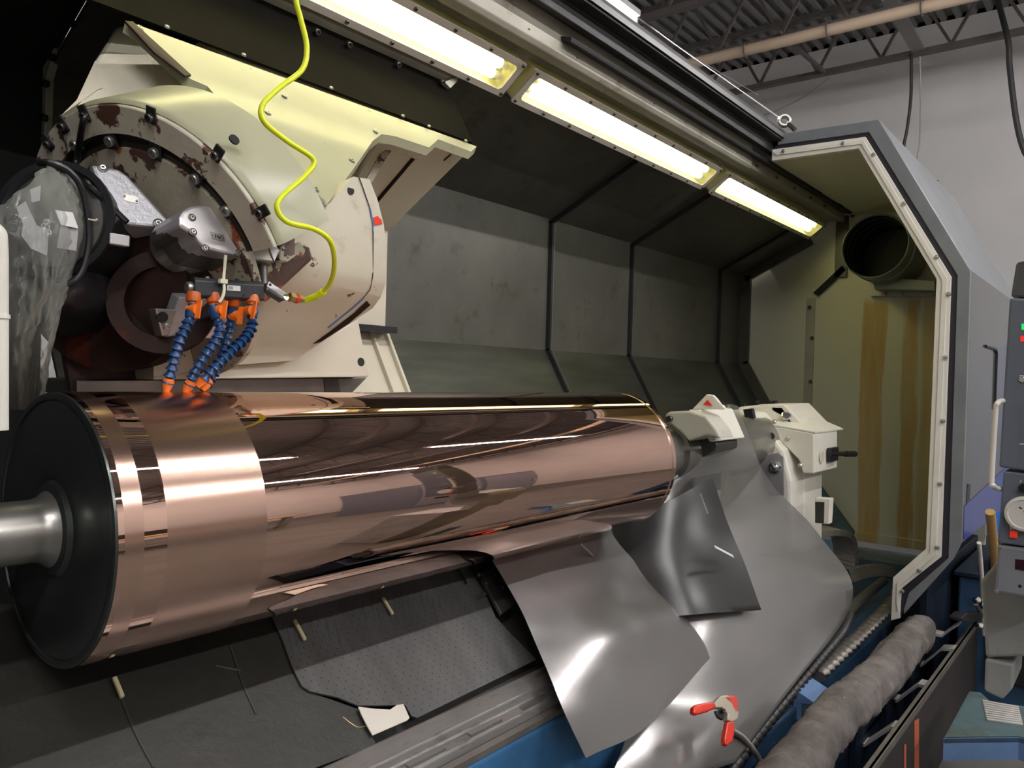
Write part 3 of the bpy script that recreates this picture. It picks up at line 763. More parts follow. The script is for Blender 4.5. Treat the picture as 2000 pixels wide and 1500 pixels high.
# casting that carries the drum, front face with a fold below
arm = [(690, 345), (722, 350), (738, 392), (750, 440), (753, 470), (753, 552), (744, 580), (728, 602), (575, 704), (470, 712), (300, 735), (300, 690), (470, 560), (585, 445), (612, 420), (645, 396)]
aprof = [(-0.02, 1.63), (0.035, 1.60), (0.10, 1.50), (0.125, 1.462), (0.145, 1.442), (0.165, 1.432), (0.36, 1.415)]
m = MB(); ruled(m, arm, aprof, (0.02, 0.22, -0.02)); m.build('casting_arm', 'cream', car, smooth=50, bevel=0.0)
def armp(x, y, d=0.002):
    u, s = us(x, y)
    for (s0, y0), (s1, y1) in zip(aprof, aprof[1:]):
        if s0 <= s <= s1: return on_plane(x, y, V(0, y0, CAM_H + s0 * y0), V(0, -(s1 * y1 - s0 * y0), y1 - y0)) + V(0, -d, 0)
seam([armp(700, 346), armp(706, 362), armp(722, 408), armp(728, 440), armp(727, 540), armp(722, 565), armp(708, 583)], 0.0012, 'seal')
for a, b, c in (((722, 408), (728, 440), (727, 452)), ((708, 583), (690, 600), (640, 640))):
    MB().tube([armp(*a), armp(*b), armp(*c)], 0.0022, 6).build('marker_line', 'blue_light', car)
MB().prism([armp(728, 425), armp(736, 422), armp(744, 430), armp(745, 438), armp(730, 440)], (0, -0.001, 0)).build('paint_chip', 'clamp_red', car)
MB().prism([armp(715, 588), armp(690, 612), armp(640, 650), armp(610, 672), armp(625, 668), armp(680, 632), armp(722, 596)], (0, -0.001, 0)).build('paint_chip', 'brown_oily', car)
for p, r in (((685, 372), 0.010),): hole(armp(*p, 0.0), (0, -1, 0.05), r, car)
for p, r in (((585, 426), 0.018), ((609, 431), 0.022)):
    share(WASHER, 'counterbore', armp(*p, 0.0), car, zrot((0, -1, 0.1)), r * 0.8); bolt(armp(*p), (0, -1, 0.1), r * 0.4, car)
bolt(armp(590, 498), (-0.3, -1, -0.1), 0.009, car)
bolt(armp(537, 525), (-0.3, -1, -0.1), 0.009, car, 'black')
# dirty recess between plate and casting
MB().prism([top(586, 352), top(604, 366), top(634, 391), top(640, 400), top(618, 420), top(596, 398)], (0, 0.02, 0.0)).build('recess', 'cream_rusty', car)
# raised rib from the ring to the casting
rib = [(470, 560), (585, 470), (605, 480), (612, 505), (520, 590), (475, 592)]
MB().prism([on_plane(x, y, V(1.05, 1.40, 1.8), V(-0.25, -1, -0.1)) for x, y in rib], (0.02, 0.05, 0)).build('casting_rib', 'cream_rusty', car, bevel=0.006)

# base plate under the casting and the darker slide block below it
base = [(300, 700), (470, 712), (565, 704), (700, 622), (703, 640), (722, 736), (300, 742)]
BP, BN = V(0, 1.645, 1.6), V(0, -1, 0.12)
MB().prism([on_plane(x, y, BP, BN) for x, y in base], (0, 0.20, 0.0)).build('base_plate', 'cream_clean', car, bevel=0.004)
hole(on_plane(705, 707, BP, BN), BN, 0.012, car)
MB().prism([at(150, 742, y=1.70), at(718, 737, y=1.70), at(684, 772, y=1.70), at(150, 772, y=1.70)], (0, 0.2, 0)).build('slide_block', 'steel_dark', car, bevel=0.003)
MB().prism([at(632, 739, y=1.698), at(660, 738, y=1.698), at(666, 770, y=1.698), at(636, 770, y=1.698)], (0, 0.01, 0)).build('slide_wiper', 'black', car)
# wiper and lower cover at the end of the saddle
MB().box((1.66, 2.04, 1.735), (XS, 2.12, 1.757)).build('saddle_wiper', 'black', car)
MB().shell([(1.30, 2.125, 1.75), (1.93, 2.125, 1.75), (1.93, 1.80, 1.20), (1.30, 1.80, 1.20)], [(0, 1, 2, 3)], (0, 0.03, -0.02)).build('lower_cover', 'cream_clean', car)
for x in (1.845, 1.915): MB().bar((x, 2.118, 1.752), (x, 1.795, 1.20), 0.018, 0.012, (1, 0, 0)).build('cover_lip', 'cream_clean', car, bevel=0.002)

# station covers on the turret
# cast cover plate with a blank tag
CP, CN = V(0.74, 1.50, 1.93), V(-0.35, -0.86, 0.28).normalized()
q = lambda x, y, o=0.0: on_plane(x, y, CP + CN * o, CN)
back = V(0.012, 0.06, -0.018)
cov = MB().prism([q(178, 320), q(232, 330), q(250, 342), q(328, 428), q(330, 438), q(320, 444), q(248, 438), q(205, 400), q(192, 362)], back).build('cover_plate', 'steel_cast', car, bevel=0.006)
for p in ((201, 328), (309, 436)):
    share(WASHER, 'counterbore', q(*p, 0.0), cov, zrot(CN), 0.0095); bolt(q(*p, 0.0), CN, 0.0055, cov, 'bolt_bright')
MB().prism([q(240, 377, 0.0012), q(270, 385, 0.0012), q(270, 398, 0.0012), q(243, 391, 0.0012)], -CN * 0.001).build('tag', 'steel', cov)
for p in ((243, 383), (267, 392)): bolt(q(*p, 0.002), CN, 0.002, cov, name='rivet')
MB().prism([q(180, 322, -0.06), q(312, 302, -0.06), q(332, 318, -0.06), q(328, 380, -0.06), q(326, 436, -0.06), q(250, 436, -0.06), q(196, 390, -0.06)], V(0.02, 0.06, -0.02)).build('station_block', 'brown_oily', car, bevel=0.008)
MB().prism([q(292, 308, -0.055), q(312, 303, -0.055), q(331, 318, -0.055), q(327, 392, -0.055), q(318, 418, -0.055), q(312, 345, -0.055)], V(0.0, 0.004, 0)).build('station_edge', 'cream_chipped', car)
MB().prism([q(176, 322, -0.02), q(180, 318, -0.02), q(196, 365, -0.02), q(210, 400, -0.02), q(246, 440, -0.02), q(240, 448, -0.02), q(190, 404, -0.02), q(172, 372, -0.02)], V(0.01, 0.06, -0.01)).build('station_side', 'steel_dark', car, bevel=0.004)
# round cap with a numbered tag
KP, KN = V(0.86, 1.375, 1.86), V(-0.10, -0.95, 0.22).normalized()
q2 = lambda x, y, o=0.0: on_plane(x, y, KP + KN * o, KN)
cap = [(350, 440), (350, 424), (358, 411), (372, 403), (392, 400), (414, 402), (436, 411), (456, 425), (472, 441), (484, 460), (487, 472), (480, 492), (476, 500), (440, 495), (412, 488), (398, 481), (388, 470), (378, 455), (366, 450)]
kb = V(-0.010, 0.085, -0.022)
cp = MB().prism([q2(*p) for p in cap], kb).build('station_cap', 'steel_satin', car, bevel=0.005)
MB().prism([q2(x, y, -0.004) for x, y in cap], kb * 1.0 + V(-0.004, 0.0, -0.006)).build('cap_body', 'steel_dark', car, bevel=0.004)
cc = [q2(410 + 72 * math.cos(a) * 0.98 - 0, 455 + 52 * math.sin(a) + 0.32 * 72 * math.cos(a) * 0.5, -0.05) for a in [i * math.pi / 16 for i in range(32)]]
MB().prism(cc, V(-0.012, 0.07, -0.03)).build('cap_drum', 'steel', car, bevel=0.004)
for p in ((375, 425), (377, 453), (401, 485), (472, 469), (465, 494)):
    share(WASHER, 'counterbore', q2(*p), cp, zrot(KN), 0.0075); bolt(q2(*p, 0.0), KN, 0.0045, cp, 'bolt_bright')
MB().prism([q2(411, 452, 0.0015), q2(437, 459, 0.0015), q2(440, 472, 0.0015), q2(415, 466, 0.0015)], -KN * 0.001).build('number_tag', 'steel', cp)
for a, b in (((421, 458), (422, 465)), ((425, 459), (428, 466)), ((432, 461), (428, 466))):
    MB().bar(q2(*a, 0.0022), q2(*b, 0.0022), 0.0018, 0.0006, KN).build('numeral_stroke', 'print_black', cp)
for p in ((415, 459), (437, 466)): bolt(q2(*p, 0.002), KN, 0.0008, cp, name='rivet')
# wedge clamp and square key right of the cap
RP, RN = V(1.0, 1.385, 1.84), V(-0.25, -0.95, 0.1)
q3 = lambda x, y, o=0.0: on_plane(x, y, RP + Vector(RN).normalized() * o, RN)
w = MB().prism([q3(484, 468), q3(512, 458), q3(528, 460), q3(535, 472), (q3(548, 490)), q3(536, 512), q3(480, 506)], (0.01, 0.06, -0.01)).build('wedge_clamp', 'steel', car, bevel=0.003)
MB().prism([q3(518, 458, 0.004), q3(524, 456, 0.004), q3(532, 478, 0.004), q3(545, 487, 0.004), q3(536, 512, 0.004), q3(527, 488, 0.004)], (0, 0.01, 0)).build('clamp_face', 'steel_satin', w, bevel=0.001)
hole(q3(523, 472, 0.008), RN, 0.009, w, 'screw_hole')
k = MB().prism([q3(535, 450, -0.005), q3(566, 430, -0.005), q3(577, 448, -0.005), q3(577, 500, -0.005), q3(562, 512, -0.005), q3(545, 508, -0.005), q3(548, 462, -0.005)], (0.01, 0.07, 0)).build('square_key', 'cream_chipped', car, bevel=0.003)
hole(q3(538, 446, 0.0), RN, 0.003, k)
# posts under the clamp
for x in (492, 512): MB().tube([q3(x, 508, -0.03), q3(x + 2, 555, -0.03)], 0.010, 12).build('clamp_post', 'steel_dark', car, True)
# lower tool station: dark ring, holder plate and bracket
MB().lathe([(0.0, 0.075), (0.0, 0.098), (0.05, 0.102), (0.05, 0.070), (0.0, 0.070)], at(325, 598, y=1.54), V(-0.55, -0.80, 0.10), 40).build('lower_ring', 'brown_oily', car, True)
hp = V(0.86, 1.47, 1.68); hn = V(-0.1, -0.9, -0.35)
MB().prism([on_plane(x, y, hp, hn) for x, y in ((350, 580), (520, 584), (420, 662), (322, 660))], (0, 0.03, 0.01)).build('holder_plate', 'steel_satin', car, bevel=0.003)
b = MB().prism([on_plane(x, y, hp + V(0, -0.015, 0), hn) for x, y in ((303, 602), (347, 604), (331, 656), (317, 658))], (0, 0.03, 0)).build('holder_bracket', 'steel', car, bevel=0.003)
hole(on_plane(317, 620, hp + V(0, -0.016, 0), hn), hn, 0.011, b); bolt(on_plane(326, 637, hp + V(0, -0.016, 0), hn), hn, 0.008, b, 'bolt_bright')
MB().prism([on_plane(x, y, hp, hn) for x, y in ((360, 658), (368, 658), (372, 672), (364, 674))], (0, 0.01, 0)).build('insert', 'steel', car)
# dark oily lower half of the turret and a maroon splash guard
MB().lathe([(0.02, 0.0), (0.02, 0.17), (-0.05, 0.18)], at(215, 560, y=1.62), V(-0.75, -0.55, -0.2), 40).build('lower_drum', 'brown_oily', car, True)
MB().prism([at(115, 620, y=1.72), at(235, 620, y=1.72), at(285, 768, y=1.72), at(140, 768, y=1.72)], (0, 0.02, 0)).build('splash_guard', 'maroon', car)
MB().prism([at(235, 600, y=1.76), at(330, 650, y=1.76), at(345, 775, y=1.76), at(280, 775, y=1.76)], (0, 0.02, 0)).build('splash_guard', 'black', car)
MB().tube(catmull([disc(170, 225, 0.03), disc(162, 240, 0.04), disc(152, 300, 0.03), disc(150, 330, 0.05), q(172, 360, 0.03), q(205, 392, 0.02), q(248, 434, 0.02)], 6), 0.006, 8).build('black_strap', 'black', car, True)
MB().box(tuple(at(228, 472, y=1.47) - V(0.012, 0, 0.006)), tuple(at(250, 464, y=1.47) + V(0.004, 0.02, 0.004))).build('latch', 'steel_satin', car, bevel=0.002)

# ================================================================== copper roll
RY, RZ_, RR_ = 1.390, 1.327, 0.225
RXL, RXR = 0.540, 2.325
roll = thing('copper_roll', 'large mirror polished copper roll on steel journals held in the lathe', 'copper roll', (RXL, RY, RZ_))
AX = V(1, 0, 0)
def bx(px_): return at(px_, 1000, y=RY - RR_ + 0.004).x
cuts = [RXL + 0.006, bx(243), bx(281), bx(326), bx(520), RXR - 0.035, RXR - 0.022, RXR - 0.006]
kinds = ['copper_polished', 'copper_satin', 'copper_polished', 'copper_satin', 'copper_polished', 'copper_satin', 'copper_polished']
names = ['polished_band', 'satin_band', 'polished_band', 'satin_band', 'polished_body', 'satin_band', 'polished_band']
for a, b, kd, nm in zip(cuts, cuts[1:], kinds, names):
    o = MB().lathe([(a, RR_), (b, RR_)], (0, RY, RZ_), AX, 192, cap=False).build(nm, kd, roll, True)
def hollow(prof, nm, m):
    return MB().lathe(prof, (0, RY, RZ_), AX, 96).build(nm, m, roll, True)
hollow([(RXL + 0.007, RR_ - 0.0005), (RXL + 0.002, RR_ - 0.001), (RXL, RR_ - 0.006), (RXL, RR_ - 0.012), (RXL + 0.003, RR_ - 0.014), (RXL + 0.001, RR_ - 0.018), (RXL + 0.001, 0.085), (RXL + 0.003, 0.080), (RXL - 0.004, 0.074), (RXL - 0.006, 0.060), (RXL - 0.006, 0.0)], 'end_disc', 'disc_steel')
hollow([(RXR - 0.007, RR_ - 0.0005), (RXR, RR_ - 0.006), (RXR, 0.08), (RXR - 0.004, 0.075), (RXR - 0.004, 0.0)], 'end_disc', 'disc_steel')
hollow([(RXL - 0.006, 0.062), (RXL - 0.016, 0.054), (RXL - 0.03, 0.0505), (RXL - 0.115, 0.0505), (RXL - 0.122, 0.046), (RXL - 0.128, 0.046), (RXL - 0.130, 0.056), (RXL - 0.40, 0.056)], 'journal', 'steel')
hollow([(RXR - 0.006, 0.075), (RXR + 0.02, 0.065), (RXR + 0.05, 0.055), (RXR + 0.20, 0.055)], 'journal', 'steel_satin')

# ================================================================== coolant manifold with four segmented nozzles
man = thing('coolant_manifold', 'black bar manifold with four blue jointed nozzles over the copper roll', 'coolant manifold', tuple(at(436, 568, y=1.38)))
ma, mb_ = at(374, 562, y=1.385), at(509, 571, y=1.365)
mx = (mb_ - ma); mL = mx.length; mx.normalize()
my = mx.cross(V(0, 0, 1)).normalized(); mz = my.cross(mx).normalized() * -1
if mz.z < 0: mz = -mz
hexp = lambda r: [ma + my * (r * math.cos(math.radians(a))) + mz * (r * math.sin(math.radians(a))) for a in (22.5 + 45 * i for i in range(8))]
bd = MB().prism([ma + my * a + mz * b for a, b in ((-0.017, -0.014), (-0.014, -0.018), (0.014, -0.018), (0.017, -0.014), (0.017, 0.012), (0.012, 0.019), (-0.006, 0.019), (-0.017, 0.010))], mx * mL).build('body', 'black_anodised', man, bevel=0.0012)
MB().lathe([(0.0, 0.011), (0.008, 0.011), (0.010, 0.009), (0.010, 0.005), (0.006, 0.005), (0.006, 0.0)], ma, -mx, 16).build('end_plug', 'steel', man, True)
fy = -1 if my.y > 0 else 1
front = lambda t, v, o=0.0185: ma + mx * t + my * (fy * o) + mz * v
for t, v in ((0.027, 0.013), (0.085, 0.014)): bolt(ma + mx * t + mz * 0.019 + my * fy * 0.006, mz, 0.0045, man, 'bolt_bright' if t < 0.05 else 'black', 'screw')
MB().prism([front(0.060, 0.008), front(0.086, 0.008), front(0.086, -0.002), front(0.060, -0.002)], my * -fy * 0.002).build('label', 'label_white', bd)
for i in range(4): MB().bar(front(0.063, 0.0055 - i * 0.0016, 0.0188), front(0.071, 0.0055 - i * 0.0016, 0.0188), 0.0006, 0.0004, my).build('label_line', 'print_black', bd)
for t in (0.093, 0.125): hole(front(t, -0.009, 0.0172), my * fy, 0.003, man, 'screw_hole')
# shared parts of a nozzle hose, axis -Z (pointing down the hose)
SEG = mesh_only(MB().lathe([(-0.006, 0.0), (-0.006, 0.0066), (-0.003, 0.0080), (0.001, 0.0066), (0.004, 0.0068), (0.009, 0.0092), (0.0115, 0.0112), (0.013, 0.0114), (0.013, 0.0085), (0.009, 0.006), (0.009, 0.0)], (0, 0, 0), (0, 0, 1), 16), 'hose_blue')
def nozzle(path, valve_px, yv, vd):
    """path: pixels with depth, top to tip"""
    pts = catmull([at(x, y, y=d) for x, y, d in path], 10)
    top_ = pts[0]
    h = MB().lathe([(-0.010, 0.0), (-0.010, 0.0125), (0.002, 0.0135), (0.008, 0.0125), (0.010, 0.009), (0.016, 0.0085), (0.016, 0.0)], top_, (pts[3] - pts[0]), 18).build('hose_fitting', 'orange_dark', man, True)
    P = resample(pts, 0.0128)
    # valve body and lever
    vc = at(*valve_px, y=yv)
    MB().lathe([(-0.013, 0.0), (-0.013, 0.0095), (-0.004, 0.0115), (0.004, 0.0115), (0.013, 0.0095), (0.013, 0.0)], P[2], (P[3] - P[1]), 14).build('valve_body', 'hose_blue', h, True)
    d = Vector(vd).normalized(); tq = d.cross(V(0.2, 0, 1)).normalized(); up = tq.cross(d)
    MB().lathe([(-0.016, 0.0), (-0.016, 0.009), (0.0, 0.0095), (0.0022, 0.0095), (0.0022, 0.0)], vc, d, 18).build('valve_knob', 'orange', h, True)
    MB().obox(vc + d * 0.006, d * 0.006, tq * 0.0014, up * 0.0175).build('valve_lever', 'orange', h, bevel=0.001)
    for i in range(3, len(P) - 2):
        dd = (P[min(i + 1, len(P) - 1)] - P[i - 1]).normalized()
        share(SEG, 'hose_segment', P[i], h, zrot(dd), 1.0)
    e = P[-1]; dd = (P[-1] - P[-4]).normalized()
    MB().lathe([(-0.022, 0.0), (-0.022, 0.0085), (-0.016, 0.0105), (-0.010, 0.0095), (0.004, 0.0055), (0.004, 0.003), (-0.004, 0.003), (-0.004, 0.0)], e, dd, 16).build('nozzle_tip', 'orange', h, True)
nozzle([(378, 582, 1.375), (375, 605, 1.372), (366, 632, 1.37), (353, 660, 1.37), (343, 692, 1.375), (335, 722, 1.38), (327, 750, 1.385), (324, 770, 1.388)], (382, 604), 1.362, (0.35, -0.9, 0.0))
nozzle([(417, 583, 1.372), (419, 606, 1.368), (428, 634, 1.362), (424, 658, 1.36), (408, 684, 1.362), (392, 708, 1.37), (378, 735, 1.378), (366, 758, 1.385), (360, 772, 1.388)], (432, 605), 1.356, (0.45, -0.9, 0.0))
nozzle([(456, 586, 1.375), (452, 610, 1.385), (449, 640, 1.395), (441, 668, 1.40), (432, 700, 1.405), (420, 725, 1.405), (406, 748, 1.402), (388, 768, 1.398)], (464, 616), 1.372, (0.45, -0.9, 0.0))
nozzle([(493, 586, 1.360), (492, 608, 1.352), (492, 634, 1.345), (480, 658, 1.335), (458, 680, 1.33), (434, 703, 1.328), (414, 724, 1.33), (397, 742, 1.335), (384, 756, 1.345)], (492, 606), 1.335, (0.0, -1, 0.0))
# cable tie from the cap to the bar
t = thing('cable_tie', 'pale nylon cable tie holding the black manifold bar', 'cable tie', tuple(at(436, 540, y=1.35)))
MB().tube(catmull([at(441, 498, y=1.352), at(439, 520, y=1.353), at(437, 545, y=1.352), at(438, 566, y=1.350), at(434, 582, y=1.35), at(428, 590, y=1.352)], 6), 0.0032, 8, flat=0.6).build('strap', 'tie_white', t, True)
MB().box(tuple(at(431, 553, y=1.347) - V(0, 0, 0.0)), tuple(at(442, 546, y=1.353) + V(0, 0.004, 0))).build('tie_head', 'tie_white', t, bevel=0.001)
MB().tube([at(437, 550, y=1.35), at(431, 549, y=1.40), at(431, 549, y=1.41)], 0.0025, 6).build('strap', 'tie_white', t)

# ================================================================== yellow air hose with coupler
yh = thing('air_hose', 'bright yellow-green curly air hose hanging down to the manifold', 'air hose', tuple(at(597, 586, y=1.36)))
hp_ = [(572, -60, 1.20), (578, 0, 1.20), (588, 40, 1.20), (599, 92, 1.20), (590, 136, 1.20), (545, 172, 1.20), (513, 205, 1.20), (516, 238, 1.20), (560, 275, 1.20), (612, 312, 1.20), (596, 343, 1.20), (552, 382, 1.20), (541, 408, 1.20), (562, 434, 1.20), (612, 447, 1.20), (644, 470, 1.20), (653, 512, 1.23), (646, 550, 1.28), (626, 574, 1.32), (596, 587, 1.35)]
hpts = catmull([at(x, y, y=d) for x, y, d in hp_], 10)
MB().tube(hpts, 0.0050, 10).build('hose', 'hose_yellow', yh, True)
sp = resample(hpts, 0.0006); sp = sp[-80:]
coil = []
for i, p in enumerate(sp):
    d = (sp[min(i + 1, len(sp) - 1)] - sp[max(i - 1, 0)]).normalized(); a = d.cross(V(0, 1, 0.1)).normalized(); b = d.cross(a)
    for k in range(2):
        th = (i * 2 + k) * 0.62; coil.append(p + (a * math.cos(th) + b * math.sin(th)) * 0.0066)
MB().tube(coil, 0.0010, 5).build('spring_guard', 'hose_yellow', yh, True)
ca, cb = at(598, 587, y=1.35), at(553, 577, y=1.352); cd = (cb - ca).normalized()
MB().lathe([(-0.002, 0.0), (-0.002, 0.006), (0.008, 0.006), (0.009, 0.0075), (0.013, 0.0075), (0.014, 0.0095), (0.030, 0.0095), (0.031, 0.0105), (0.038, 0.0105), (0.040, 0.009), (0.040, 0.0)], ca, cd, 6).build('brass_coupler', 'brass', yh)
MB().lathe([(0.020, 0.0), (0.020, 0.0102), (0.0265, 0.0102), (0.0265, 0.0)], ca, cd, 16).build('red_ring', 'clamp_red', yh, True)
# elbow joint between bar and coupler
el = thing('elbow_joint', 'dark metal swivel elbow between brass coupler and manifold bar', 'pipe fitting', tuple(at(530, 572, y=1.36)))
MB().tube([at(509, 571, y=1.365), at(522, 566, y=1.358)], 0.008, 12).build('stem', 'steel', el, True)
ea, eb = at(516, 560, y=1.352), at(552, 582, y=1.352)
e1 = MB().bar(ea, eb, 0.018, 0.021, V(0, -1, 0.1)).build('swivel_body', 'steel_dark', el, bevel=0.003)
MB().bar(ea + V(0.001, -0.009, 0.005), eb + V(0, -0.009, 0.004), 0.012, 0.004, V(0, -1, 0.1)).build('swivel_face', 'steel_satin', e1, bevel=0.001)
hole(ea + V(0.006, -0.0115, 0.004), (0, -1, 0.1), 0.0028, e1, 'screw_hole')
MB().lathe([(-0.012, 0.0), (-0.012, 0.007), (0.012, 0.007), (0.012, 0.0)], eb, V(0, -1, 0.2), 14).build('swivel_pin', 'chrome', el, True)

# ================================================================== bagged headstock unit on the left
bag = thing('bagged_motor', 'dark round unit wrapped in clear plastic bag left of the turret', 'bagged machine part', tuple(at(80, 780, y=1.55)))
BD = V(-0.35, -0.85, 0.0)
bc = at(108, 430, y=1.56)
MB().lathe([(-0.10, 0.0), (-0.10, 0.10), (-0.01, 0.105), (0.0, 0.110), (0.008, 0.110), (0.008, 0.098), (0.0, 0.09), (0.0, 0.0)], bc, V(-0.75, -0.62, 0.1), 40).build('flange_ring', 'black', bag, True)
MB().lathe([(0.0, 0.0), (0.0, 0.09), (0.004, 0.088), (0.010, 0.03), (0.010, 0.0)], bc, V(-0.75, -0.62, 0.1), 32).build('motor_face', 'steel_dark', bag, True)
for pts, m, o in (([(108, 410), (142, 415), (153, 446), (119, 439)], 'label_white', 1.44), ([(119, 440), (153, 448), (149, 490), (111, 484)], 'label_grey', 1.445), ([(32, 405), (50, 393), (60, 415), (72, 440), (95, 450), (92, 500), (60, 485), (42, 460), (45, 438)], 'label_grey', 1.455), ([(58, 370), (80, 362), (78, 392), (62, 395)], 'label_grey', 1.46)):
    MB().prism([at(x, y, y=o) for x, y in pts], (0.0, 0.003, 0)).build('printed_label', m, bag)
# small print on the bag: a few rings and strokes
for (x, y) in ((90, 433), (94, 432), (85, 441), (92, 443), (88, 451), (95, 453)):
    MB().lathe([(0, 0.0042), (0.0006, 0.0042), (0.0006, 0.0028), (0, 0.0028)], at(x, y, y=1.432), V(0, -1, 0), 10, closed=True).build('print_mark', 'label_grey', bag)
rows = [[at(-30, 415, y=1.46), at(30, 380, y=1.44), at(95, 322, y=1.50), at(130, 335, y=1.52), at(160, 365, y=1.54)],
        [at(-30, 480, y=1.44), at(35, 470, y=1.42), at(95, 440, y=1.42), at(140, 440, y=1.45), at(172, 440, y=1.54)],
        [at(-30, 590, y=1.44), at(35, 590, y=1.42), at(80, 585, y=1.43), at(110, 575, y=1.46), at(150, 525, y=1.54)],
        [at(-30, 690, y=1.50), at(30, 690, y=1.47), at(60, 690, y=1.49), at(90, 690, y=1.47), at(107, 640, y=1.54)],
        [at(-30, 800, y=1.66), at(30, 800, y=1.645), at(55, 800, y=1.66), at(72, 800, y=1.645), at(85, 780, y=1.67)]]
vs, fs = surface(rows, 8, 8)
random.seed(5)
vs = [v + V(random.uniform(-1, 1), random.uniform(-1.5, 1), 0) * 0.004 for v in vs]
MB().shell(vs, fs, (0.0004, 0.0008, 0)).build('clear_bag', 'bag_film', bag, smooth=80)
MB().tube(catmull([at(75, 318, y=1.52), at(100, 318, y=1.50), at(135, 335, y=1.50), at(160, 370, y=1.50), at(174, 440, y=1.50), at(170, 500, y=1.50), at(150, 545, y=1.50), at(110, 560, y=1.50)], 8), 0.006, 8).build('bag_hem', 'black', bag, True)
MB().tube(catmull([at(72, 312, y=1.53), at(90, 322, y=1.52), at(120, 322, y=1.51), at(145, 345, y=1.505)], 8), 0.004, 8).build('purple_cord', 'display', bag, True)
MB().tube(catmull([at(172, 428, y=1.495), at(185, 430, y=1.49), at(190, 428, y=1.49)], 4), 0.0015, 6).build('bag_tie', 'tie_white', bag)
# black plastic wrap drooping beside the bag
rows = [[at(105, 545, y=1.58), at(150, 512, y=1.56), at(200, 500, y=1.58), at(240, 490, y=1.60)],
        [at(105, 575, y=1.54), at(150, 540, y=1.51), at(190, 522, y=1.55), at(232, 520, y=1.60)],
        [at(108, 620, y=1.56), at(160, 600, y=1.54), at(210, 590, y=1.56), at(245, 580, y=1.62)],
        [at(112, 660, y=1.64), at(160, 655, y=1.63), at(215, 640, y=1.64), at(248, 610, y=1.66)]]
vs, fs = surface(rows, 6, 6)
tag(MB().shell([v + V(0, random.uniform(-1, 1) * 0.003, random.uniform(-1, 1) * 0.003) for v in vs], fs, (0, 0.003, 0)).build('black_wrap', 'black', None, smooth=80), 'black plastic wrap bunched below the bagged unit', 'plastic wrap')
t = thing('white_post', 'white rounded post at the lathe headstock beside the bag', 'post', tuple(at(-6, 840, y=1.05)))
MB().tube(catmull([at(-2, 840, y=1.05), at(-2, 620, y=1.05), at(-3, 480, y=1.05), at(-10, 452, y=1.05), at(-40, 440, y=1.05)], 8), 0.010, 14).build('bar', 'door_white', t, True)
MB().tube([at(-2, 622, y=1.05), at(-2, 614, y=1.05)], 0.0115, 14).build('collar', 'door_white', t, True)

# ================================================================== tailstock
ts = thing('tailstock', 'cream white tailstock behind the far end of the copper roll', 'tailstock', (3.9, 1.4, 0.5))
XT = 3.66
def tp(x, y, X=XT): return at(x, y, x=X)
MB().prism([tp(1440, 795), tp(1486, 790), tp(1530, 792), tp(1552, 826), tp(1566, 850), tp(1570, 860), tp(1570, 1080), tp(1440, 1080)], (0.27, 0, 0)).build('body', 'tail_white', ts, bevel=0.012)
MB().prism([tp(1412, 800, 3.50), tp(1470, 806, 3.50), tp(1530, 880, 3.50), tp(1545, 940, 3.50), tp(1545, 1080, 3.50), tp(1400, 1080, 3.50)], (0.2, 0, 0)).build('front_casting', 'tail_white', ts, bevel=0.015)
MB().prism([tp(1480, 790), tp(1532, 790), tp(1572, 832), tp(1556, 842), tp(1524, 812)], (0.35, 0, 0.004)).build('top_cover', 'tail_white', ts, bevel=0.006)
# side box with sloping lid, right of the body
XB = 3.56
bq = lambda x, y: at(x, y, x=XB)
c1 = [bq(1512, 832), bq(1590, 846), bq(1590, 925), bq(1568, 924), bq(1562, 900), bq(1508, 845)]
MB().prism(c1, (0.34, -0.0, 0)).build('side_box', 'tail_white', ts, bevel=0.006)
# lid: flat overhanging top
a, b, c, d = bq(1500, 830), bq(1592, 846), bq(1592, 846) + V(0.42, 0, 0.0), bq(1520, 822) + V(0.34, 0, 0.03)
MB().shell([a, b, c, d], [(0, 1, 2, 3)], (0, 0, 0.006)).build('box_lid', 'tail_white', ts)
for p in ((1512, 823), (1538, 855), (1490, 822), (1562, 908)): bolt(bq(*p) + V(-0.01, -0.005, 0.0), (-1, -0.3, 0.3), 0.010, ts, 'bolt_bright', 'screw', ROUND)
hole(bq(1520, 850) + V(-0.09, 0, 0), (-1, -0.1, 0.3), 0.016, ts)
# port with black fitting on the operator side of the box
pp = lambda x, y: at(x, y, y=bq(1590, 880).y - 0.004)
MB().lathe([(0.0, 0.028), (0.004, 0.028), (0.004, 0.0)], pp(1604, 893), (0, -1, 0), 24).build('port', 'end_wall', ts, True)
MB().box(tuple(pp(1614, 902) + V(0, -0.02, 0)), tuple(pp(1630, 872) + V(0, 0, 0))).build('fitting_flange', 'black', ts, bevel=0.004)
MB().tube([pp(1614, 885) + V(0, -0.015, 0), pp(1640, 886) + V(0, -0.015, 0), pp(1661, 886) + V(0, -0.02, 0)], 0.011, 12).build('fitting', 'black', ts, True)
for x in (1644, 1652, 1659): MB().tube([pp(x, 886) + V(0, -0.018, 0), pp(x + 3, 886) + V(0, -0.018, 0)], 0.0145, 12).build('fitting_ring', 'black', ts, True)
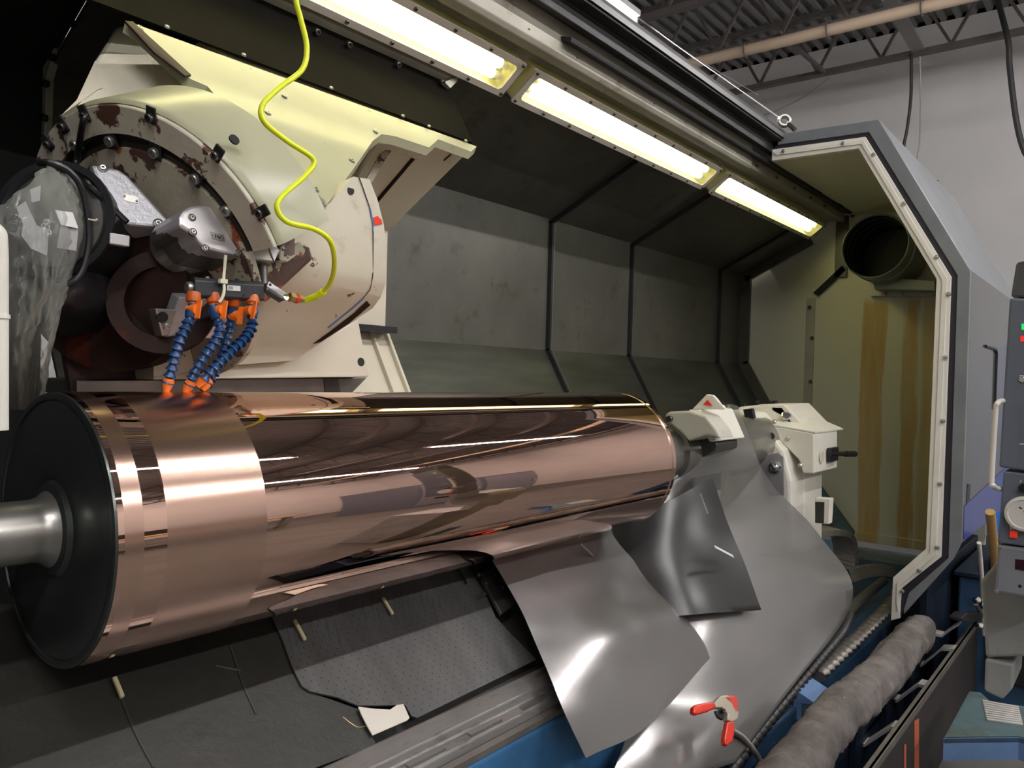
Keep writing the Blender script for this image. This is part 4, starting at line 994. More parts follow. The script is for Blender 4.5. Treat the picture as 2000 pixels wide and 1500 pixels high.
# sight glass, lock lever, small bolts on the top
MB().lathe([(0, 0.022), (0.006, 0.022), (0.008, 0.018), (0.005, 0.016), (0.005, 0.0)], tp(1537, 812) + V(-0.01, -0.0, 0.0), (-0.8, -0.5, 0.6), 24).build('sight_glass', 'chrome', ts, True)
for p in ((1444, 792), (1448, 793), (1502, 788), (1510, 787), (1474, 787)): bolt(tp(*p) + V(0.03, 0, 0.004), (0, 0, 1), 0.010, ts, 'black')
lv = MB().obox(at(1470, 820, x=3.48), V(0.008, -0.020, -0.05) * 0.9, V(0, 0.012, -0.004), V(0.012, 0, 0)).build('lock_slot', 'black', ts, bevel=0.004)
MB().obox(at(1464, 808, x=3.45), V(0, -0.022, 0.004), V(0, 0.006, 0.022), V(0.012, 0, 0)).build('lock_lever', 'black', ts, bevel=0.004)
MB().tube([at(1456, 806, x=3.46), at(1462, 812, x=3.45), at(1474, 826, x=3.46)], 0.008, 8).build('lever_arm', 'black', ts, True)
# quill nose and steady arm
MB().lathe([(0.0, 0.0), (0.0, 0.062), (0.04, 0.085), (0.16, 0.095), (0.16, 0.11), (1.10, 0.115)], (2.50, RY, RZ_), (1, 0, 0), 40).build('quill', 'steel', ts, True)
arm_ = [at(x, y, x=2.62) for x, y in ((1298, 810), (1306, 804), (1345, 802), (1378, 812), (1400, 840), (1408, 858), (1380, 850), (1345, 862), (1330, 845), (1302, 822))]
ar = MB().prism(arm_, (0.12, 0, 0)).build('steady_arm', 'tail_grey', ts, bevel=0.008)
bolt(at(1308, 818, x=2.615), (-1, 0, 0), 0.012, ar)
MB().prism([at(x, y, x=2.68) for x, y in ((1345, 800), (1366, 800), (1392, 862), (1386, 864))], (0.30, 0, 0)).build('arm_cover', 'tail_white', ts, bevel=0.005)
MB().prism([at(x, y, x=2.70) for x, y in ((1352, 799), (1380, 770), (1392, 772), (1418, 800))], (0.02, 0, 0)).build('gusset', 'tail_white', ts, bevel=0.003)
MB().prism([at(x, y, x=2.695) for x, y in ((1374, 790), (1382, 781), (1392, 793))], (-0.002, 0, 0)).build('warning_mark', 'clamp_red', ts)
MB().tube([at(1388, 776, x=2.72), at(1400, 786, x=2.72), at(1412, 794, x=2.72)], 0.014, 10).build('hose_joint', 'black', ts, True)
MB().prism([at(x, y, x=2.76) for x, y in ((1338, 852), (1376, 828), (1384, 832), (1400, 868), (1398, 880), (1330, 915), (1322, 880))], (0.2, 0, 0)).build('nose_block', 'steel_dark', ts, bevel=0.006)
MB().bar(at(1340, 878, x=2.64), at(1368, 874, x=2.64), 0.012, 0.012).build('nose_key', 'steel', ts, bevel=0.002)
# clear guard window with a big acorn nut
gw = MB().prism([at(x, y, x=3.44) for x, y in ((1478, 890), (1520, 884), (1530, 892), (1532, 968), (1500, 968))], (0.008, 0, 0)).build('guard_plate', 'steel_satin', ts, bevel=0.002)
MB().lathe([(0, 0.0), (0.0, 0.026), (0.008, 0.026), (0.010, 0.018), (0.022, 0.017), (0.030, 0.010), (0.032, 0.0)], at(1514, 912, x=3.437), (-1, -0.2, 0), 20).build('acorn_nut', 'chrome', gw, True)
MB().prism([at(x, y, x=3.6) for x, y in ((1592, 972), (1622, 974), (1619, 1024), (1592, 1022))], (0.05, 0, 0)).build('junction_box', 'tail_white', ts, bevel=0.004)
MB().prism([at(x, y, x=3.598) for x, y in ((1592, 980), (1610, 981), (1609, 1022), (1592, 1021))], (0.01, 0, 0)).build('junction_face', 'steel_dark', ts)
MB().box((3.55, 1.32, 0.42), (4.05, 1.80, 0.60)).build('foot', 'blue_dull', ts, bevel=0.01)

# ================================================================== exhaust duct
dk = thing('exhaust_duct', 'round galvanised exhaust duct opening on the stained end wall', 'duct', tuple(at(1740, 560, x=5.55)))
dc = at(1708, 480, x=5.22)
ddir = V(1, -0.10, -0.10)
MB().lathe([(0.0, 0.195), (-0.004, 0.199), (0.0, 0.203), (0.03, 0.203), (0.035, 0.200), (0.10, 0.200), (0.105, 0.206), (0.12, 0.206), (0.125, 0.200), (0.36, 0.200), (0.36, 0.19)], dc, ddir, 56, closed=True).build('pipe', 'duct_galv', dk, True)
MB().lathe([(0.02, 0.1935), (0.34, 0.188), (0.34, 0.0)], dc, ddir, 48, cap=False).build('liner', 'duct_inside_shade', dk, True)
for k_ in (0.06, 0.13, 0.2): MB().lathe([(k_, 0.1925), (k_ + 0.006, 0.186), (k_ + 0.012, 0.1925)], dc, ddir, 48, cap=False).build('inner_rib', 'duct_inside_shade', dk, True)
cl = [at(1695, 552, x=5.585), at(1826, 560, x=5.585), at(1826, 400, x=5.585), at(1700, 400, x=5.585)]
MB().prism([at(1698, 545, x=5.55), at(1830, 550, x=5.55), at(1830, 578, x=5.55), at(1698, 578, x=5.55)], (0.035, 0, 0)).build('flange', 'end_wall', dk, bevel=0.003)
MB().prism([at(1703, 540, x=5.40), at(1826, 548, x=5.40), at(1826, 568, x=5.40), at(1708, 565, x=5.40)], (0.16, 0, 0)).build('collar', 'duct_galv', dk, bevel=0.004)
for x in (1730, 1762): MB().prism([at(x, 566, x=5.545), at(x + 1.5, 566, x=5.545), at(x + 1.5, 577, x=5.545), at(x, 577, x=5.545)], (0.004, 0, 0)).build('seam', 'black', dk)

# ================================================================== open sliding hood (front door)
XD = 4.0
hood = thing('sliding_hood', 'open sliding lathe hood with white edge frame and grey outside', 'machine door', (XD, 0.8, 0.5))
dp = lambda x, y, X=XD: at(x, y, x=X)
outer = [(1520, 262), (1716, 233), (1896, 528), (1878, 1060), (1862, 1092), (1765, 1200)]
sealo = [(1518, 283), (1697, 258), (1870, 538), (1852, 1090), (1775, 1158), (1765, 1190)]
whito = [(1508, 292), (1690, 267), (1858, 541), (1838, 1088), (1760, 1150), (1757, 1208)]
whiti = [(1507, 314), (1677, 290), (1829, 545), (1808, 1072), (1744, 1128), (1740, 1212)]
mid = [(1515, 303), (1682, 281), (1840, 546), (1816, 1080), (1752, 1139), (1750, 1178)]
def band(A, B, X, vec, nm, m, par, bev=0.0):
    vs = [dp(x, y, X) for x, y in A] + [dp(x, y, X) for x, y in B]; n = len(A)
    return MB().shell(vs, [(i, i + 1, i + 1 + n, i + n) for i in range(n - 1)], vec).build(nm, m, par, bevel=bev)
band(outer, sealo, XD, (0.03, 0, 0), 'edge_frame', 'door_grey', hood, 0.003)
band(sealo, whito, XD + 0.006, (0.03, 0, 0), 'rubber_seal', 'seal', hood)
band(whito, whiti, XD - 0.006, (0.03, 0, 0), 'white_frame', 'door_white', hood, 0.002)
band([(a[0] * 0.55 + b[0] * 0.45, a[1] * 0.55 + b[1] * 0.45) for a, b in zip(whito, mid)], mid, XD - 0.012, (0.01, 0, 0), 'clamp_strip', 'door_white', hood, 0.001)
for p in ((1530, 295), (1646, 280), (1705, 302), (1765, 398), (1829, 502), (1853, 574), (1846, 698), (1841, 822), (1835, 945), (1830, 1069), (1795, 1114), (1762, 1155)):
    bolt(dp(*p, XD - 0.014), (-1, 0, 0), 0.010, hood, 'bolt_bright', 'screw', ROUND)
# outer shell runs back along the machine
O = [dp(x, y) for x, y in outer[:5]]
XH = 5.9
for i, (nm, m) in enumerate((('roof_sheet', 'door_grey'), ('slope_sheet', 'door_grey'), ('front_sheet', 'door_face'))):
    A, B = O[i], O[i + 1]
    X1 = XH
    vs = [A + V(0.031, 0, 0), B + V(0.031, 0, 0), V(X1, B.y, B.z), V(X1, A.y, A.z)]
    MB().shell(vs, [(0, 1, 2, 3)], (0, 0.02, -0.01) if i else (0, 0, -0.02)).build(nm, m, hood)
A = O[3]; MB().shell([V(XD + 0.031, A.y - 0.002, A.z + 0.16), V(XD + 0.031, A.y - 0.002, A.z), V(XH - 0.55, A.y - 0.002, A.z + 0.0), V(XH, A.y - 0.002, A.z + 0.26)], [(0, 1, 2, 3)], (0, 0.001, 0)).build('blue_band', 'door_blue', hood)
A, B = O[3], V(O[3].x, O[3].y + 0.25, O[3].z - 0.25)
MB().shell([A + V(0.031, 0, 0), V(XD + 0.031, B.y, B.z), V(XH, B.y, B.z), V(XH, A.y, A.z)], [(0, 1, 2, 3)], (0, 0.01, 0.01)).build('toe_sheet', 'door_grey', hood)
I = [dp(x, y) for x, y in whiti]
for i in range(2):
    A, B = I[i], I[i + 1]
    MB().shell([A + V(0.03, 0, 0), B + V(0.03, 0, 0), V(XH - 0.4, B.y, B.z), V(XH - 0.4, A.y, A.z)], [(0, 1, 2, 3)], (0, 0, 0.01)).build('inner_lining', 'door_inner', hood)
for xx in ((1932, 680), ):
    yf = O[2].y - 0.003
    MB().tube([at(1925, 676, y=yf), at(1944, 682, y=yf), at(1946, 690, y=yf), at(1942, 800, y=yf)], 0.008, 6).build('window_gasket', 'black', hood)
    MB().prism([at(1890, 945, y=yf), at(1896, 945, y=yf), at(1893, 1000, y=yf), at(1887, 1005, y=yf)], (0, 0.002, 0)).build('slot', 'black', hood)
# handle bar on the front
# eye bolt on the roof of the hood
t = thing('eye_bolt', 'steel eye bolt standing on the hood roof corner', 'bolt', tuple(dp(1552, 252, 4.1)))
MB().tube([dp(1553, 254, 4.1), dp(1540, 242, 4.1)], 0.012, 10).build('shank', 'steel_dark', t, True)
ec = dp(1532, 236, 4.1)
MB().lathe([(0.018 * math.sin(a_), 0.026 + 0.012 * math.cos(a_)) for a_ in [k_ * math.pi / 5 for k_ in range(10)]], ec, V(-1, -0.5, 0), 18, closed=True).build('ring', 'steel', t, True)

# ================================================================== bed, mat and debris below the roll
bed = thing('lathe_bed', 'dark lathe bed with a worn steel way and blue base below the copper roll', 'machine bed', (2.2, 1.3, 0.0))
MT = 0.80
def matz(y): return 1.054 - MT * (1.5 - y)
MP, MN = V(0, 1.5, 1.054), V(0, -MT, 1).normalized()
mq = lambda x, y, o=0.0: on_plane(x, y, MP + MN * o, MN)
MB().xprof([(1.62, matz(1.62) - 0.03), (1.20, matz(1.20) - 0.03), (1.20, 0.5), (1.84, 0.5), (1.84, 1.0)], -0.4, 3.0).build('chip_slope', 'bed_dark', bed)
wy = [(1.225, 0.825), (1.205, 0.838), (1.165, 0.8175), (1.160, 0.800), (1.135, 0.790), (1.130, 0.770), (1.16, 0.74), (1.225, 0.74)]
MB().xprof(wy, -0.4, 2.6).build('steel_way', 'way_steel', bed, bevel=0.003)
MB().xprof([(1.24, 0.80), (1.135, 0.765), (1.118, 0.742), (1.118, 0.10), (1.30, 0.10), (1.30, 0.8)], -0.4, 3.4).build('base_casting', 'blue_paint', bed, bevel=0.006)
MB().xprof([(1.128, 0.772), (1.116, 0.766), (1.116, 0.752), (1.128, 0.75)], -0.4, 2.6).build('way_lip', 'track_edge', bed)
MB().box((2.3, 0.95, 0.05), (5.5, 2.2, 0.42)).build('base_casting', 'blue_mid', bed, bevel=0.01)
MB().box((-0.4, 1.118, 0.0), (5.5, 2.25, 0.10)).build('base_foot', 'bed_dark', bed)
MB().box((4.16, 0.76, 0.0), (5.9, 0.80, 0.70)).build('dark_fill_panel', 'blue_dark', bed, bevel=0.006)  # dark panel added to cover the bright floor below the hood
# counterbored caps set along the way
for i in range(9):
    x = 0.75 + i * 0.19
    MB().box((x, 1.1405, 0.792), (x + 0.11, 1.158, 0.7995)).build('way_cover', 'steel', bed, bevel=0.001)

# old mat, and the newer perforated mat lying over it
def mat_piece(name, outline, off, m, label):
    mb = MB(); pts = [mq(x, y, off) for x, y in outline]
    mb.prism(pts, -MN * 0.004)
    return mb
def zsort(o): return o
t = thing('rubber_mat', 'old black oily rubber mat below the near end of the roll', 'mat', tuple(mq(300, 1400)))
ol = [(-60, 1180), (300, 1180), (520, 1200), (545, 1240), (575, 1320), (606, 1352), (700, 1385), (716, 1420), (735, 1455), (560, 1520), (-60, 1700)]
mat_piece('mat', ol, 0.006, None, None).build('mat_sheet', 'rubber_old', t)
for a_, b_ in (((238, 1368), (300, 1500)), ((450, 1262), (500, 1395)), ((470, 1310), (420, 1300))):
    MB().tube(catmull([mq(*a_, 0.006), mq((a_[0] + b_[0]) / 2 - 4, (a_[1] + b_[1]) / 2, 0.006), mq(*b_, 0.006)], 6), 0.003, 6).build('crease', 'bed_dark', t)
pm = thing('perforated_mat', 'grey perforated rubber mat with wrinkles under the middle of the roll', 'mat', tuple(mq(800, 1250)))
ol = [(525, 1190), (700, 1140), (905, 1085), (925, 1110), (945, 1150), (968, 1205), (1000, 1240), (1048, 1288), (815, 1402), (804, 1398), (792, 1377), (700, 1378), (660, 1362), (606, 1350), (590, 1340), (572, 1305), (552, 1250)]
# wrinkled grid clipped to the outline
xs = [mq(x, y, 0.012) for x, y in ol]
def inside(p, poly):
    c = False
    for (a, b) in zip(poly, poly[1:] + poly[:1]):
        if (a[1] > p[1]) != (b[1] > p[1]) and p[0] < (b[0] - a[0]) * (p[1] - a[1]) / (b[1] - a[1]) + a[0]: c = not c
    return c
bmz = bmesh.new()
face = bmz.faces.new([bmz.verts.new(p) for p in xs])
bmesh.ops.triangulate(bmz, faces=[face])
mb = MB(); bmz.verts.index_update()
fs = [tuple(v.index for v in f.verts) for f in bmz.faces]; vs = [v.co.copy() for v in bmz.verts]; bmz.free()
mb.shell(vs, fs, -MN * 0.004); mb.build('mat_sheet', 'rubber_mat', pm)
# soft wrinkles: low ridges running down the slope
random.seed(11)
for i in range(26):
    x = 560 + i * 15 + random.uniform(-5, 5); y0 = 1205 - (x - 560) * 0.27 + random.uniform(-5, 40); L_ = random.uniform(25, 70)
    P = [mq(x + L_ * 0.28 * k_ + random.uniform(-2, 2), y0 + L_ * k_, 0.0118) for k_ in (0, 0.5, 1)]
    if all(inside((mq_[0], mq_[1]), [(p_[0], p_[1]) for p_ in xs]) for mq_ in P):
        MB().tube(catmull(P, 4), lambda j: 0.004 * math.sin(math.pi * (j + 0.6) / 9.2) + 0.0005, 6, flat=0.35).build('wrinkle', 'rubber_mat', pm, smooth=80)
# punched holes, one joined part: far too small to pick apart
hm = MB(); ex = V(1, 0, 0); ey = MN.cross(ex)
yy = 1.24
O0 = MP + MN * 0.0125
i = 0
pl2 = [((p - O0).dot(ex), (p - O0).dot(ey)) for p in xs]
lo = (min(p[0] for p in pl2), min(p[1] for p in pl2)); hi = (max(p[0] for p in pl2), max(p[1] for p in pl2))
v_ = lo[1]; r_ = 0
while v_ < hi[1]:
    u_ = lo[0] + (0.0125 if r_ % 2 else 0)
    while u_ < hi[0]:
        if inside((u_, v_), pl2):
            c_ = O0 + ex * u_ + ey * v_
            hm.add([c_ + (ex * math.cos(a_) + ey * math.sin(a_)) * 0.0016 for a_ in [k_ * math.pi / 3 for k_ in range(6)]], [(0, 1, 2, 3, 4, 5)])
        u_ += 0.025
    v_ += 0.0135; r_ += 1
o = hm.build('perforations', 'hole_black', pm); o['kind'] = 'stuff'
# wooden wedges and a dark pin on the mats
def stick(a, b, w, m, label, nm='wooden_wedge', cat='wedge'):
    A, B = mq(*a, 0.020), mq(*b, 0.020)
    o = MB().bar(A, B, w * 0.7, 0.007, MN).build(nm, m, None, bevel=0.002)
    return tag(o, label, cat)
stick((575, 1211), (596, 1250), 0.011, 'wood', 'small pale wooden wedge on the torn left edge of the perforated mat')
stick((748, 1168), (767, 1200), 0.011, 'wood', 'small pale wooden wedge in the middle of the perforated mat')
A, B = mq(223, 1323, 0.014), mq(239, 1362, 0.014)
tag(MB().bar(A, B, 0.008, 0.008, MN).build('wooden_wedge', 'wood', None, bevel=0.002), 'small pale wooden wedge on the old black mat', 'wedge')
stick((895, 1111), (912, 1140), 0.006, 'black', 'thin black pin lying at the top of the perforated mat', 'black_pin', 'pin')
pp_ = [mq(x, y, 0.016) for x, y in ((700, 1380), (730, 1384), (762, 1386), (775, 1377), (788, 1375), (800, 1402), (795, 1407), (728, 1436), (716, 1415), (706, 1395))]
tag(MB().prism(pp_, -MN * 0.003).build('paper_scrap', 'paper', None), 'cream paper scrap lying at the lower edge of the perforated mat', 'paper scrap')
tag(MB().tube(catmull([mq(670, 1400, 0.014), mq(685, 1412, 0.014), mq(700, 1420, 0.014), mq(714, 1418, 0.014)], 5), 0.0006, 5).build('wire_shaving', 'brass', None), 'thin curly copper shaving beside the paper scrap', 'metal shaving')
# hinge bracket at the end of the mats
hb = thing('hinge_bracket', 'black bolted hinge bracket between the mat and the front plastic sheet', 'bracket', tuple(mq(965, 1140)))
MB().prism([mq(x, y, 0.02) for x, y in ((938, 1138), (985, 1095), (1012, 1178), (975, 1205))], MN * 0.012).build('plate', 'steel_dark', hb, bevel=0.003)
MB().prism([mq(x, y, 0.02) for x, y in ((905, 1085), (960, 1080), (972, 1095), (938, 1140))], MN * 0.02).build('lug', 'black', hb, bevel=0.003)
MB().prism([mq(x, y, 0.036) for x, y in ((935, 1128), (962, 1098), (967, 1102), (940, 1134))], MN * 0.012).build('hinge_pin', 'black', hb, bevel=0.002)
for p in ((958, 1106), (966, 1123), (950, 1139), (983, 1148), (946, 1160), (936, 1123), (920, 1100)): bolt(mq(*p, 0.036), MN, 0.006, hb, 'bolt_steel')

# ================================================================== plastic sheets thrown over the bed
def sheet(name, rows, m, label, nu=10, nv=10, th=(0.0, 0.0012, -0.0012), jit=0.008):
    vs, fs = surface([[at(x, y, y=d) for x, y, d in r] for r in rows], nu, nv)
    from mathutils import noise as nz
    vs = [v + V(0, -0.6, 0.8) * jit * (nz.noise(v * 4.5 + V(3, 1, 2)) + 0.2 * nz.noise(v * 11.0)) for v in vs]
    return tag(MB().shell(vs, fs, th).build(name, m, None, smooth=80), label, 'plastic sheet')
sheet('plastic_sheet', [
    [(935, 1030, 1.50), (1060, 1000, 1.50), (1190, 975, 1.50)],
    [(955, 1080, 1.41), (1075, 1058, 1.41), (1195, 1042, 1.41)],
    [(1015, 1185, 1.27), (1130, 1150, 1.265), (1270, 1130, 1.26)],
    [(1060, 1290, 1.155), (1180, 1250, 1.13), (1325, 1190, 1.15)],
    [(1100, 1385, 1.06), (1225, 1340, 1.05), (1372, 1250, 1.08)],
    [(1145, 1480, 0.985), (1268, 1415, 0.985), (1388, 1284, 1.045)]], 'sheet_front', 'grey glossy plastic sheet hanging from under the roll, its corner in front')
sheet('plastic_sheet', [
    [(1405, 790, 1.40), (1425, 788, 1.36), (1442, 792, 1.34)],
    [(1330, 905, 1.36), (1400, 850, 1.27), (1466, 862, 1.24)],
    [(1190, 1010, 1.46), (1350, 960, 1.29), (1500, 935, 1.18)],
    [(1180, 1090, 1.39), (1400, 1050, 1.22), (1590, 1035, 1.10)],
    [(1200, 1190, 1.28), (1430, 1150, 1.11), (1660, 1125, 0.985)],
    [(1220, 1300, 1.185), (1440, 1270, 1.03), (1652, 1205, 0.96)],
    [(1230, 1410, 1.105), (1420, 1380, 0.985), (1545, 1345, 0.93)],
    [(1190, 1530, 1.04), (1330, 1520, 0.965), (1435, 1490, 0.925)]], 'sheet_clear', 'large clear plastic sheet draped from the tailstock down to the felt roll')
sheet('dark_sheet', [
    [(1185, 1030, 1.45), (1290, 985, 1.32), (1392, 932, 1.225)],
    [(1185, 1100, 1.395), (1310, 1080, 1.235), (1440, 1068, 1.135)],
    [(1230, 1210, 1.255), (1360, 1200, 1.10), (1488, 1190, 1.02)]], 'sheet_dark', 'dark tinted plastic sheet lying on the clear sheet beside the roll end')
def slip(a, b, w, d, m, label, cat='metal strip', nm='metal_strip'):
    A, B = at(*a, y=d), at(*b, y=d - 0.012)
    return tag(MB().bar(A, B, w, 0.003, V(0, -0.7, 0.7)).build(nm, m, None), label, cat)
slip((1396, 1068), (1432, 1087), 0.012, 1.115, 'label_white', 'short bright metal strip lying flat on the dark tinted sheet')
slip((1368, 965), (1382, 1003), 0.006, 1.185, 'strip_steel', 'thin metal pin lying near the top of the dark tinted sheet')
slip((1134, 1062), (1158, 1085), 0.007, 1.36, 'steel', 'small steel pin stuck through the front plastic sheet')

# ================================================================== spring clamp and braided cable
sc = thing('spring_clamp', 'red and tan spring clamp gripping the clear plastic sheet edge', 'spring clamp', tuple(at(1400, 1400, y=0.93)))
SP, SN = at(1400, 1400, y=0.935), V(-0.25, -0.75, 0.55)
sq = lambda x, y, o=0.0: on_plane(x, y, SP + Vector(SN).normalized() * o, SN)
MB().prism([sq(*p) for p in ((1386, 1376), (1398, 1363), (1412, 1361), (1420, 1368), (1424, 1384), (1434, 1394), (1432, 1408), (1422, 1414), (1411, 1410), (1412, 1398), (1402, 1386), (1390, 1386))], Vector(SN).normalized() * 0.022).build('jaw', 'clamp_tan', sc, bevel=0.003)
MB().prism([sq(*p, 0.004) for p in ((1404, 1364), (1424, 1361), (1433, 1366), (1434, 1394), (1428, 1396), (1420, 1378))], Vector(SN).normalized() * 0.018).build('jaw_pad', 'clamp_red', sc, bevel=0.003)
MB().prism([sq(*p) for p in ((1346, 1384), (1353, 1379), (1380, 1374), (1389, 1376), (1390, 1386), (1378, 1392), (1354, 1399), (1346, 1397))], Vector(SN).normalized() * 0.020).build('handle_grip', 'clamp_red', sc, bevel=0.005)
MB().prism([sq(*p) for p in ((1412, 1412), (1427, 1411), (1426, 1440), (1422, 1452), (1413, 1460), (1407, 1456), (1406, 1446))], Vector(SN).normalized() * 0.020).build('handle_grip', 'clamp_red', sc, bevel=0.005)
MB().prism([sq(*p, 0.005) for p in ((1393, 1390), (1402, 1386), (1411, 1400), (1408, 1408), (1398, 1402))], Vector(SN).normalized() * 0.012).build('spring', 'black', sc, bevel=0.002)
bolt(sq(1413, 1388, 0.024), SN, 0.006, sc, name='rivet')
tag(rib_tube(catmull([at(1428, 1426, y=0.94), at(1450, 1440, y=0.93), at(1472, 1466, y=0.915), at(1490, 1500, y=0.90), at(1505, 1560, y=0.88)], 12), 0.0095, 0.004, 0.001).build('braided_cable', 'conduit', None, True), 'grey braided cable running down from the red spring clamp', 'cable')

# ================================================================== felt wrapped pipe along the front
random.seed(3)
n, kx = 22, 150
vs = []; fs = []
from mathutils import noise as _nz
for i in range(kx + 1):
    t_ = i / kx; x = 1.75 + 2.33 * t_
    cy = 0.772 + 0.006 * math.sin(x * 5); cz = 0.468 + 0.006 * math.sin(x * 7 + 1)
    for j in range(n):
        a_ = math.radians(-215 + 250 * j / (n - 1)) * -1 + math.radians(0)
        a_ = math.radians(205 - 250 * j / (n - 1))
        r = 0.074 + 0.013 * _nz.noise(V(x * 9, a_ * 1.5, 0)) + 0.006 * _nz.noise(V(x * 30, a_ * 5, 3)) + 0.003 * random.uniform(-1, 1)
        if j >= n - 2: r += 0.03 * max(0, _nz.noise(V(x * 4, 0, 9)))
        vs.append(V(x + (0.02 * _nz.noise(V(a_ * 2, 0, 5)) if i == kx else 0), cy - r * -math.cos(a_) * -1, cz + r * math.sin(a_)))
for i in range(kx):
    for j in range(n - 1): fs.append((i * n + j, i * n + j + 1, (i + 1) * n + j + 1, (i + 1) * n + j))
vecs = []
for i in range(kx + 1):
    for j in range(n):
        v = vs[i * n + j]; vecs.append((V(v.x, 0.772, 0.468) - v) * 0.18)
ft = thing('felt_wrap', 'rough grey felt wrapped over a pipe along the lathe front', 'felt wrap', (2.9, 0.80, 0.46))
MB().shell(vs, fs, vecs).build('felt', 'felt', ft, smooth=80)
MB().tube([(1.75, 0.772, 0.466), (4.0, 0.772, 0.466)], 0.05, 14).build('core_pipe', 'pipe_dark', ft, True)
sh = MB()
for i in range(140):
    x = random.uniform(1.9, 3.9); a_ = math.radians(random.uniform(60, 160)); r = 0.079
    c_ = V(x, 0.772 - r * -math.cos(a_) * -1, 0.468 + r * math.sin(a_)); s_ = random.uniform(0.0012, 0.003)
    d_ = [V(random.uniform(-1, 1), random.uniform(-1, 1), random.uniform(-1, 1)) * s_ for _ in range(4)]
    sh.add([c_ + q_ for q_ in d_], [(0, 1, 2), (0, 2, 3), (0, 3, 1), (1, 3, 2)])
o = sh.build('metal_chips', 'chrome', ft); o['kind'] = 'stuff'

# ================================================================== front track with bent strip brackets
tr = thing('front_track', 'black steel track plate with bent strip brackets along the lathe front', 'track', (3.3, 0.61, 0.0))
YT = 0.615; ZT = CAM_H - 1.915 * YT
MB().box((1.9, YT, 0.02), (4.62, YT + 0.008, ZT)).build('side_plate', 'track', tr)
MB().box((1.9, YT - 0.003, ZT - 0.03), (4.62, YT + 0.022, ZT)).build('top_edge', 'track_edge', tr, bevel=0.002)
for p in (((1873, 1217), (1858, 1226), (1840, 1240), (1815, 1235)), ((1863, 1267), (1838, 1266), (1800, 1298), (1770, 1295)), ((1817, 1340), (1793, 1336), (1752, 1367), (1727, 1362)), ((1765, 1423), (1740, 1419), (1688, 1453), (1672, 1448)), ((1700, 1525), (1672, 1522), (1610, 1560), (1590, 1556))):
    x = us(*p[0])[0] * (YT + 0.012)
    pts = [at(a_, b_, x=x) for a_, b_ in p]
    for a_, b_ in zip(pts, pts[1:]): pass
    vs = [q_ for a_ in pts for q_ in (a_, a_ + V(0.07, 0, 0))]
    MB().shell(vs, [(2 * i, 2 * i + 1, 2 * i + 3, 2 * i + 2) for i in range(len(pts) - 1)], (0, 0, -0.012)).build('strip_bracket', 'strip_steel', tr)
for x0, w_ in ((1786, 9), (1766, 4)):
    MB().prism([at(x0, 1408 if w_ > 5 else 1455, y=YT - 0.001), at(x0 + w_, 1403 if w_ > 5 else 1453, y=YT - 0.001), at(x0 + w_, 1520, y=YT - 0.001), at(x0, 1520, y=YT - 0.001)], (0, 0.0005, 0)).build('paint_mark', 'orange_paint', tr)
# blue bed rail and posts behind the brackets
rl = thing('bed_rail', 'dark blue bed rail with posts under the felt wrapped pipe', 'bed rail', (3.2, 0.85, 0.0))
MB().box((1.7, 0.76, 0.06), (4.15, 0.93, 0.385)).build('rail', 'blue_dark', rl, bevel=0.006)
for i in range(6):
    x = 2.05 + i * 0.42
    MB().box((x, 0.735, 0.02), (x + 0.06, 0.76, 0.40)).build('post', 'blue_dark', rl, bevel=0.004)
MB().box((1.7, 0.645, 0.0), (4.15, 0.95, 0.06)).build('pit_floor', 'black_matte', rl)
ct = thing('dark_fill_tank', 'dark blue tank added to fill the dark area under the hood', 'coolant tank', (5.0, 0.55, 0.0))  # added to fill the dark area behind the hood
MB().box((4.70, 0.20, 0.0), (5.9, 0.72, 0.62)).build('tank', 'blue_mid', ct, bevel=0.01)
MB().box((4.68, 0.18, 0.62), (5.92, 0.74, 0.645)).build('lid', 'blue_dark', ct, bevel=0.004)
MB().box((4.67, 0.32, 0.12), (4.70, 0.58, 0.50)).build('access_plate', 'black', ct, bevel=0.004)
MB().box((4.80, 0.30, 0.645), (5.15, 0.60, 0.78)).build('pump_block', 'black', ct, bevel=0.01)
# latch at the end of the track
lt = thing('track_latch', 'small chrome and black latch at the end of the front track', 'latch', tuple(at(1905, 1215, y=0.60)))
MB().prism([at(x, y, y=0.58) for x, y in ((1878, 1208), (1888, 1198), (1925, 1196), (1925, 1206), (1900, 1216), (1882, 1214))], (0, 0.05, 0)).build('body', 'black', lt, bevel=0.004)
for p, r in (((1908, 1172), 0.014), ((1922, 1182), 0.018), ((1913, 1222), 0.014)):
    MB().lathe([(-0.02, 0.0), (-0.02, r * 0.8), (-0.015, r), (0.012, r), (0.016, r * 0.7), (0.016, 0.0)], at(*p, y=0.57), V(-0.7, -0.6, 0.4), 16).build('knob', 'chrome', lt, True)
MB().tube([at(1906, 1180, y=0.585), at(1918, 1200, y=0.585)], 0.009, 8).build('stem', 'steel', lt, True)
# blue stop bracket beside the felt
bb = thing('stop_bracket', 'light blue folded stop bracket between clear sheet and felt wrap', 'bracket', tuple(at(1590, 1400, y=0.90)))
X1_ = us(1585, 1345)[0] * 0.90
f1 = [at(x, y, x=X1_) for x, y in ((1549, 1350), (1566, 1374), (1564, 1412), (1548, 1398))]
MB().prism(f1, (0.17, 0, 0)).build('side_plate', 'blue_light', bb, bevel=0.002)
f2 = [at(x, y, x=X1_) for x, y in ((1566, 1374), (1582, 1374), (1582, 1400), (1565, 1412))]
MB().prism(f2, (0.17, 0, 0)).build('cap_plate', 'blue_dull', bb, bevel=0.002)
MB().prism([at(x, y, x=X1_) for x, y in ((1552, 1346), (1590, 1372), (1582, 1376), (1564, 1374), (1549, 1350))], (0.17, 0, 0.0)).build('top_plate', 'blue_light', bb, bevel=0.002)

